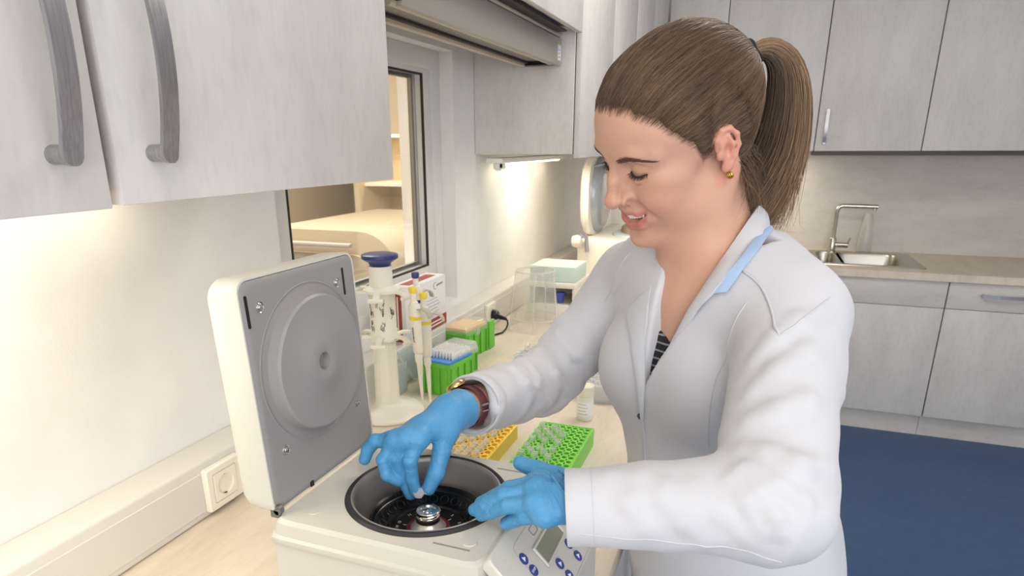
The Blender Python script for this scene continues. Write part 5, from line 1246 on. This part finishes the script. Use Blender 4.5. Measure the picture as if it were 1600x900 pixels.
# ------------------------------------------------------------------ gloves
M_glove = mat('nitrile_blue', '#4f96c6', .45, Specular_IOR_Level=.4)
N, Lk, b = nodes(M_glove); tc = N.new('ShaderNodeTexCoord'); n1 = N.new('ShaderNodeTexNoise'); n1.inputs['Scale'].default_value = 70; n1.inputs['Detail'].default_value = 4; n1.inputs['Distortion'].default_value = 1.5
mp = N.new('ShaderNodeMapping'); mp.inputs['Scale'].default_value = (1.6, 1.0, 1.3); Lk.new(tc.outputs['Object'], mp.inputs[0]); Lk.new(mp.outputs[0], n1.inputs['Vector'])
bp = N.new('ShaderNodeBump'); bp.inputs['Strength'].default_value = .55; bp.inputs['Distance'].default_value = .0022; Lk.new(n1.outputs[0], bp.inputs['Height']); Lk.new(bp.outputs[0], b.inputs['Normal'])
A_ = np.array
def glove(lo, hi, wrist, back, fingers, thumb, cuff_r, folds=(), h=.00115):
    g = Grid(lo, hi, h)
    for name, pts, rad in fingers:
        for i in range(len(pts)-1): g.rc(pts[i], pts[i+1], rad[i], rad[i+1], .0022)
        g.rc(wrist*.72+pts[0]*.28, pts[0], .0125, rad[0]+.0015, .010)
    for i in range(len(fingers)-1): g.rc(fingers[i][1][0], fingers[i+1][1][0], .0098, .0098, .008); g.rc(fingers[i][1][0]*.6+wrist*.4, fingers[i+1][1][0]*.6+wrist*.4, .0105, .0105, .010)
    pts, rad = thumb
    for i in range(len(pts)-1): g.rc(pts[i], pts[i+1], rad[i], rad[i+1], .004)
    g.rc(wrist*.75+pts[0]*.25, pts[0], .0150, rad[0]+.001, .012); g.rc(pts[0], fingers[0][1][0]*.75+wrist*.25, rad[0], .0095, .010)
    g.rc(wrist, wrist*.5+(fingers[1][1][0]+fingers[2][1][0])*.25, .0215, .0125, .012)
    g.rc(wrist, back, cuff_r, cuff_r+.001, .010)
    for p, r, k, op in folds: g.chain(p, r, k, op)
    d = back-wrist; d /= np.linalg.norm(d); g.rc(back, back+d*.06, .06, .06, 0, 'cut', clip=True); g.rc(back-d*.012, back+d*.02, cuff_r-.0016, cuff_r-.0012, .001, 'cut')
    V, F = g.mesh(); V = relax(V, F, 1, .5); o = np_mesh('glove', V, F, M_glove, woman); return o
FR = ([.0092, .0086, .0080, .0070], [.0094, .0088, .0081, .0071], [.0090, .0084, .0077, .0067], [.0088, .0086, .0080, .0072])
LF = [('index', A_([(.747, .575, 1.202), (.716, .573, 1.190), (.697, .577, 1.174), (.679, .584, 1.160)])),
      ('middle', A_([(.752, .556, 1.204), (.717, .558, 1.190), (.694, .566, 1.171), (.675, .576, 1.155)])),
      ('ring', A_([(.757, .541, 1.199), (.724, .548, 1.186), (.702, .560, 1.168), (.685, .570, 1.154)])),
      ('pinky', A_([(.766, .536, 1.191), (.744, .545, 1.180), (.729, .556, 1.167), (.717, .562, 1.156)]))]
lg = glove((.655, .49, 1.12), (.90, .65, 1.26), A_([.815, .562, 1.199]), A_([.845, .566, 1.199]), [(n, p, r) for (n, p), r in zip(LF, FR)],
      (A_([(.785, .585, 1.200), (.760, .597, 1.200), (.736, .606, 1.199), (.714, .613, 1.200)]), [.0125, .0108, .0098, .0082]), .0275,
      folds=[([(.752, .583, 1.2125), (.766, .560, 1.2190), (.784, .538, 1.2165)], .0012, .003, 'add'), ([(.764, .588, 1.2135), (.779, .562, 1.2225), (.792, .542, 1.2200)], .0013, .003, 'add'), ([(.758, .586, 1.2130), (.772, .561, 1.2210), (.788, .540, 1.2185)], .0008, .003, 'cut')])
lg['label'] = 'blue glove lying on the bowl rim'
RF = [('index', A_([(.578, .640, 1.196), (.571, .626, 1.172), (.570, .630, 1.146), (.5725, .633, 1.127)])),
      ('middle', A_([(.565, .633, 1.197), (.552, .628, 1.171), (.555, .634, 1.141), (.564, .635, 1.120)])),
      ('ring', A_([(.551, .632, 1.193), (.537, .621, 1.169), (.542, .619, 1.151), (.553, .626, 1.141)])),
      ('pinky', A_([(.540, .638, 1.187), (.520, .634, 1.186), (.509, .633, 1.173), (.505, .630, 1.160)]))]
rg = glove((.48, .58, 1.09), (.66, .80, 1.26), A_([.587, .705, 1.203]), R_WR + (R_EL-R_WR)/np.linalg.norm(R_EL-R_WR)*.019, [(n, p, r) for (n, p), r in zip(RF, FR)],
      (A_([(.594, .678, 1.192), (.5945, .664, 1.172), (.5925, .650, 1.147), (.5860, .642, 1.129)]), [.0130, .0112, .0102, .0085]), .0260)
rg['label'] = 'blue glove pinching the small tube'

# wristwatch
M_strap = mat('strap_burgundy', '#5a1c26', .5); wax = (R_EL-R_WR)/np.linalg.norm(R_EL-R_WR); wc = R_WR + wax*.033
u, w, a = frame_of(wax); wt = bpy.data.objects.new('wristwatch', None); COL.objects.link(wt); _reg(wt, woman, Matrix.Translation(tuple(wc)))
bm = BM(); ringp = [Vector(wc) + (u*math.cos(q)+w*math.sin(q))*.0268 for q in np.linspace(0, 2*PI, 49)[:-1]]
loops = []
for da, dr in ((-.008, 0), (-.0075, .0012), (.0075, .0012), (.008, 0)):
    loops.append([p + a*da + (p-Vector(wc)).normalized()*dr for p in ringp])
loft(bm, loops, (False, False)); obj('strap', bm, M_strap, wt, sharp=50)
fd = Vector((-.62, -.1, .78)); fd = (fd - a*fd.dot(a)).normalized(); fc = Vector(wc) + fd*.0280
latheobj('watch_case', [(0, 0), (.0135, 0), (.0142, .002), (.0142, .0055), (.0130, .0070), (.0118, .0062), (0, .0062)], mat('watch_gold', '#d8b070', .2, 1.0), wt, 32, fc, fd)
latheobj('watch_dial', [(0, .0064), (.0116, .0064), (.0116, .006)], mat('dial_ivory', '#e9e2d0', .3), wt, 28, fc, fd)
bd = Vector((.80, -.1, .25)); bd = (bd - a*bd.dot(a)).normalized(); bc = Vector(wc) + bd*.0292; tdir = a.cross(bd)
bm = BM(); tube(bm, [bc - a*.0105, bc + a*.0105], .0014, 8); tube(bm, [bc - a*.0105 + tdir*.008, bc + a*.0105 + tdir*.008], .0010, 8); obj('buckle', bm, M_steel, wt, sharp=50)

# ------------------------------------------------------------------ collar, lapels, seams and button of the coat
def resample(P, n):
    P = np.asarray(P, float)
    for _ in range(2):   # corner cutting keeps the ends
        Q_ = [P[0]]
        for a, b in zip(P[:-1], P[1:]): Q_ += [a*.75+b*.25, a*.25+b*.75]
        P = np.array(Q_ + [P[-1]])
    s = np.r_[0, np.cumsum(np.linalg.norm(np.diff(P, axis=0), axis=1))]; t = np.linspace(0, s[-1], n)
    return np.stack([np.interp(t, s, P[:, i]) for i in range(3)], 1)
def sheet(name, A, B, th, m, bulge=.004, lift=0.0, n=28, k=5, smooth=True):
    """cloth between two edge lines, with real thickness"""
    A = resample(A, n) if smooth else np.asarray(A, float); B = resample(B, n) if smooth else np.asarray(B, float); n = len(A)
    t = np.linspace(0, 1, k)[None, :, None]; G_ = A[:, None]*(1-t) + B[:, None]*t
    du = np.gradient(G_, axis=0); dv = np.gradient(G_, axis=1); N_ = np.cross(du, dv); N_ /= np.linalg.norm(N_, axis=2, keepdims=True)+1e-9
    if ((N_*(np.array([.922, 0, 1.5])-G_)).sum() < 0): N_ = -N_
    G_ = G_ + N_*(lift + bulge*np.sin(PI*np.linspace(0, 1, k))[None, :, None]); top, bot = G_ + N_*th/2, G_ - N_*th/2
    bm = BM(); T = [[bm.verts.new(p) for p in r] for r in top]; Bt = [[bm.verts.new(p) for p in r] for r in bot]
    for i in range(n-1):
        for j in range(k-1):
            bm.faces.new((T[i][j], T[i+1][j], T[i+1][j+1], T[i][j+1])); bm.faces.new((Bt[i][j], Bt[i][j+1], Bt[i+1][j+1], Bt[i+1][j]))
        bm.faces.new((T[i][0], Bt[i][0], Bt[i+1][0], T[i+1][0])); bm.faces.new((T[i][-1], T[i+1][-1], Bt[i+1][-1], Bt[i][-1]))
    for j in range(k-1): bm.faces.new((T[0][j], T[0][j+1], Bt[0][j+1], Bt[0][j])); bm.faces.new((T[-1][j], Bt[-1][j], Bt[-1][j+1], T[-1][j+1]))
    return obj(name, bm, m, coat, sharp=50)
def on_coat(p, off):
    h = CB.find_nearest(Vector(p)); n_ = h[1]
    if n_.dot(Vector((.922, 0, 1.528))-h[0]) < 0: n_ = -n_
    return np.array(h[0] + n_*off)
CI = [(.9185, .969, 1.445), (.9290, .9150, 1.4600), (.9146, .8700, 1.4393), (.8949, .8330, 1.4034), (.8710, .8240, 1.3586), (.8490, .8340, 1.3099), (.8340, .8440, 1.2716), (.8198, .8385, 1.2275)]
CO = [(.9330, .985, 1.415), (.9447, .8850, 1.4365), (.9237, .8350, 1.4009), (.9092, .8120, 1.3827), (.8864, .7980, 1.3619), (.8674, .8060, 1.3409), (.8491, .8320, 1.3004), (.8347, .8430, 1.2633), (.8218, .8375, 1.2245)]
CO = [CO[0]] + [tuple(on_coat(p, .0065)) if 0 < i < 7 else tuple(p) for i, p in list(enumerate(CO))[1:]]
sheet('collar', CI, CO, .0030, M_coat, .004, n=44)
M_trim = mat('collar_trim_blue', '#a9c3e6', .8)
TI = [(.9420, .8730, 1.4330, 0, -.6, .4), (.931, .8700, 1.4240, -.3, -.736, .3), (.9240, .8440, 1.4160, -.2, -.6, .7), (.9166, .8189, 1.4044, -.239, -.542, .806), (.9094, .8113, 1.3948, -.256, -.75, .61), (.9021, .8073, 1.3854, -.355, -.788, .502), (.8947, .8055, 1.3754, -.433, -.813, .388), (.8861, .8054, 1.3604, -.53, -.824, .202)]
TO = [(.9433, .8677, 1.4277, .256, -.24, .936), (.9387, .8600, 1.4200, 0, -.7, .6), (.9317, .8258, 1.4116, .008, -.547, .837), (.9246, .8134, 1.4012, -.118, -.68, .724), (.9177, .805, 1.3904, -.241, -.741, .627), (.912, .7996, 1.3799, -.359, -.789, .498), (.9073, .7973, 1.3718, -.429, -.804, .411), (.9033, .7963, 1.3643, -.489, -.815, .311)]
sheet('collar_trim', [np.array(q[:3])+np.array(q[3:])*.0045 for q in TI], [np.array(q[:3])+np.array(q[3:])*.0045 for q in TO], .0016, M_trim, .0006, 0, n=8, smooth=False)
# right collar and lapel
RI = [(.8990, .975, 1.445), (.835, .967, 1.432), (.8030, .915, 1.4080), (.8040, .8860, 1.3780), (.8062, .8700, 1.3510)]
RO = [(.8900, .995, 1.415), (.805, .985, 1.410), (.7745, .938, 1.3960), (.7830, .9060, 1.3700), (.7940, .8850, 1.3530)]
sheet('collar', RI, RO, .0028, M_coat, .003, .003)
sheet('lapel', [(.8060, .8700, 1.3500), (.8050, .8560, 1.3173), (.8052, .8510, 1.2837), (.8085, .8420, 1.2513), (.8108, .8375, 1.2261), (.8113, .8400, 1.1977), (.8109, .8480, 1.1714)],
      [on_coat(p, .0035) for p in ((.7753, .8965, 1.3083), (.7800, .8830, 1.296), (.7879, .8642, 1.2788), (.7930, .8560, 1.258), (.7981, .8486, 1.2395), (.8042, .8451, 1.205), (.8085, .8510, 1.1705))], .0026, M_coat, .0015, .0005, n=7, smooth=False)
latheobj('button', [(0, .0015), (.0042, .0015), (.0046, 0)], mat('button_dark', '#4a4a4e', .4), coat, 16, on_coat((.8079, .8519, 1.1765), .0028), (-.5, -.83, -.2))
def seam(pts, r=.0011, off=.0002, name='seam'):
    P = resample(pts, 30); bm = BM(); tube(bm, [on_coat(p, off) for p in P], [r*.4]+[r]*28+[r*.4], 6); return obj(name, bm, M_coat, coat, smooth=True)
seam([(.9157, .8065, 1.3886), (.9274, .7957, 1.3838), (.9377, .7839, 1.3766), (.9453, .7645, 1.3667), (.9508, .7440, 1.3562), (.9544, .7284, 1.3451), (.9590, .7173, 1.3360)], .0017, .0006, 'piping')
seam([(.9590, .7173, 1.3360), (.9720, .7285, 1.3467), (.9869, .7476, 1.3571), (.9992, .7667, 1.3662), (1.0089, .7821, 1.3714)], .0010)
seam([(.9248, .7771, 1.3610), (.9103, .7836, 1.3131), (.8993, .7821, 1.2650), (.8968, .7751, 1.2183), (.9000, .7900, 1.17)], .0009)
seam([(.8099, .8521, 1.1656), (.8138, .8609, 1.1237), (.8170, .872, 1.06), (.8180, .876, .95)], .0018, .0006, 'front_edge')
seam([(.7648, .9364, 1.3832), (.7418, .9572, 1.3463), (.7216, .9869, 1.3001)], .0010)
seam([(.7700, .9200, 1.3500), (.7598, .9279, 1.3389), (.7328, .9772, 1.3129)], .0009)
# forearm seam
seam([(.790, .5245, 1.190), (.86, .515, 1.183), (.93, .51, 1.172), (.985, .525, 1.165)], .0007)
# hem stitching of the left cuff
ce = L_WR-L_EL; ce = ce/np.linalg.norm(ce); u, w, a = frame_of(ce)
for dd in (.022,):
    bm = BM(); c = LCE - ce*dd; tube(bm, [on_coat(c + (np.array(u)*math.cos(q)+np.array(w)*math.sin(q))*.042, .0001) for q in np.linspace(0, 2*PI, 40)], .0007, 5, caps=False); obj('cuff_seam', bm, M_coat, coat, smooth=True)
CREASES = [
    (lg, [(0.7248, 0.5999, 1.1997), (0.7527, 0.547, 1.2154), (0.7611, 0.535, 1.2109)]),
    (lg, [(0.7461, 0.5678, 1.215), (0.7679, 0.5377, 1.2094), (0.7779, 0.5301, 1.1979)]),
    (lg, [(0.7589, 0.5885, 1.2086), (0.7811, 0.5459, 1.216), (0.7897, 0.538, 1.2082)]),
    (lg, [(0.764, 0.5483, 1.2135), (0.778, 0.5355, 1.2072), (0.7843, 0.5317, 1.1977)]),
    (lg, [(0.7297, 0.5977, 1.2024), (0.7622, 0.5416, 1.2124), (0.7697, 0.5339, 1.2064)]),
    (lg, [(0.7029, 0.5586, 1.1889), (0.7171, 0.5485, 1.1927), (0.7297, 0.5417, 1.1961)]),
    (lg, [(0.6896, 0.5649, 1.1784), (0.6982, 0.556, 1.179), (0.7041, 0.5517, 1.1781)]),
    (rg, [(0.5719, 0.6209, 1.1989), (0.5769, 0.6237, 1.1952), (0.5815, 0.6263, 1.1965)]),
    (rg, [(0.5635, 0.6234, 1.1781), (0.5725, 0.6193, 1.1783), (0.5788, 0.6235, 1.1799)]),
    (rg, [(0.568, 0.6196, 1.1614), (0.5737, 0.6201, 1.1596), (0.5786, 0.6255, 1.1604)]),
    (rg, [(0.5423, 0.6142, 1.172), (0.5457, 0.6166, 1.1647), (0.5484, 0.6203, 1.1575)]),
    (rg, [(0.591, 0.6373, 1.1948), (0.5897, 0.6563, 1.1821), (0.5977, 0.6578, 1.1853)]),
    (rg, [(0.5517, 0.6186, 1.1966), (0.5554, 0.62, 1.1842), (0.5572, 0.621, 1.1672)]),
    (rg, [(0.5787, 0.6462, 1.2108), (0.5909, 0.6484, 1.2026)]),
]
for E_, d_, R_ in ((LCE, L_WR-L_EL, .040), (RCE, R_WR-R_EL, .044)):
    d_ = d_/np.linalg.norm(d_); u, w, a = frame_of(d_); ringp = []
    for q in np.linspace(0, 2*PI, 40, endpoint=False):
        o_ = (np.array(u)*math.cos(q)+np.array(w)*math.sin(q)); h = CB.ray_cast(Vector(E_ - d_*.006 + o_*.08), Vector(-o_))[0]; rad = np.linalg.norm((np.array(h)-(E_-d_*.006))) if h is not None else R_*.9
        ringp.append((o_, rad))
    rs = np.array([q[1] for q in ringp]); rs = sum(np.roll(rs, k_) for k_ in range(-3, 4))/7
    loops = [[tuple(E_ + d_*dz + o_*(rad+dr)) for (o_, _), rad in zip(ringp, rs)] for dz, dr in ((-.020, -.0003), (-.018, .0010), (.0020, .0012), (.0032, .0004), (.0032, -.0016), (.0020, -.0024), (-.008, -.0024))]
    bm = BM(); loft(bm, loops, (False, False)); obj('cuff_hem', bm, M_coat, coat, sharp=60)
GB = {q: BVHTree.FromObject(q, bpy.context.evaluated_depsgraph_get()) for q in (lg, rg)}
for gl_, P in CREASES:
    bm = BM(); Q_ = []
    for p in resample(P, 14):
        h = GB[gl_].find_nearest(Vector(p)); n_ = h[1] if h[1].dot(Vector((.922, 0, 1.528))-h[0]) > 0 else -h[1]; Q_.append(np.array(h[0] - n_*.0005))
    tube(bm, Q_, [.0003] + [.0010]*12 + [.0003], 6); obj('glove_crease', bm, M_glove, gl_, smooth=True)
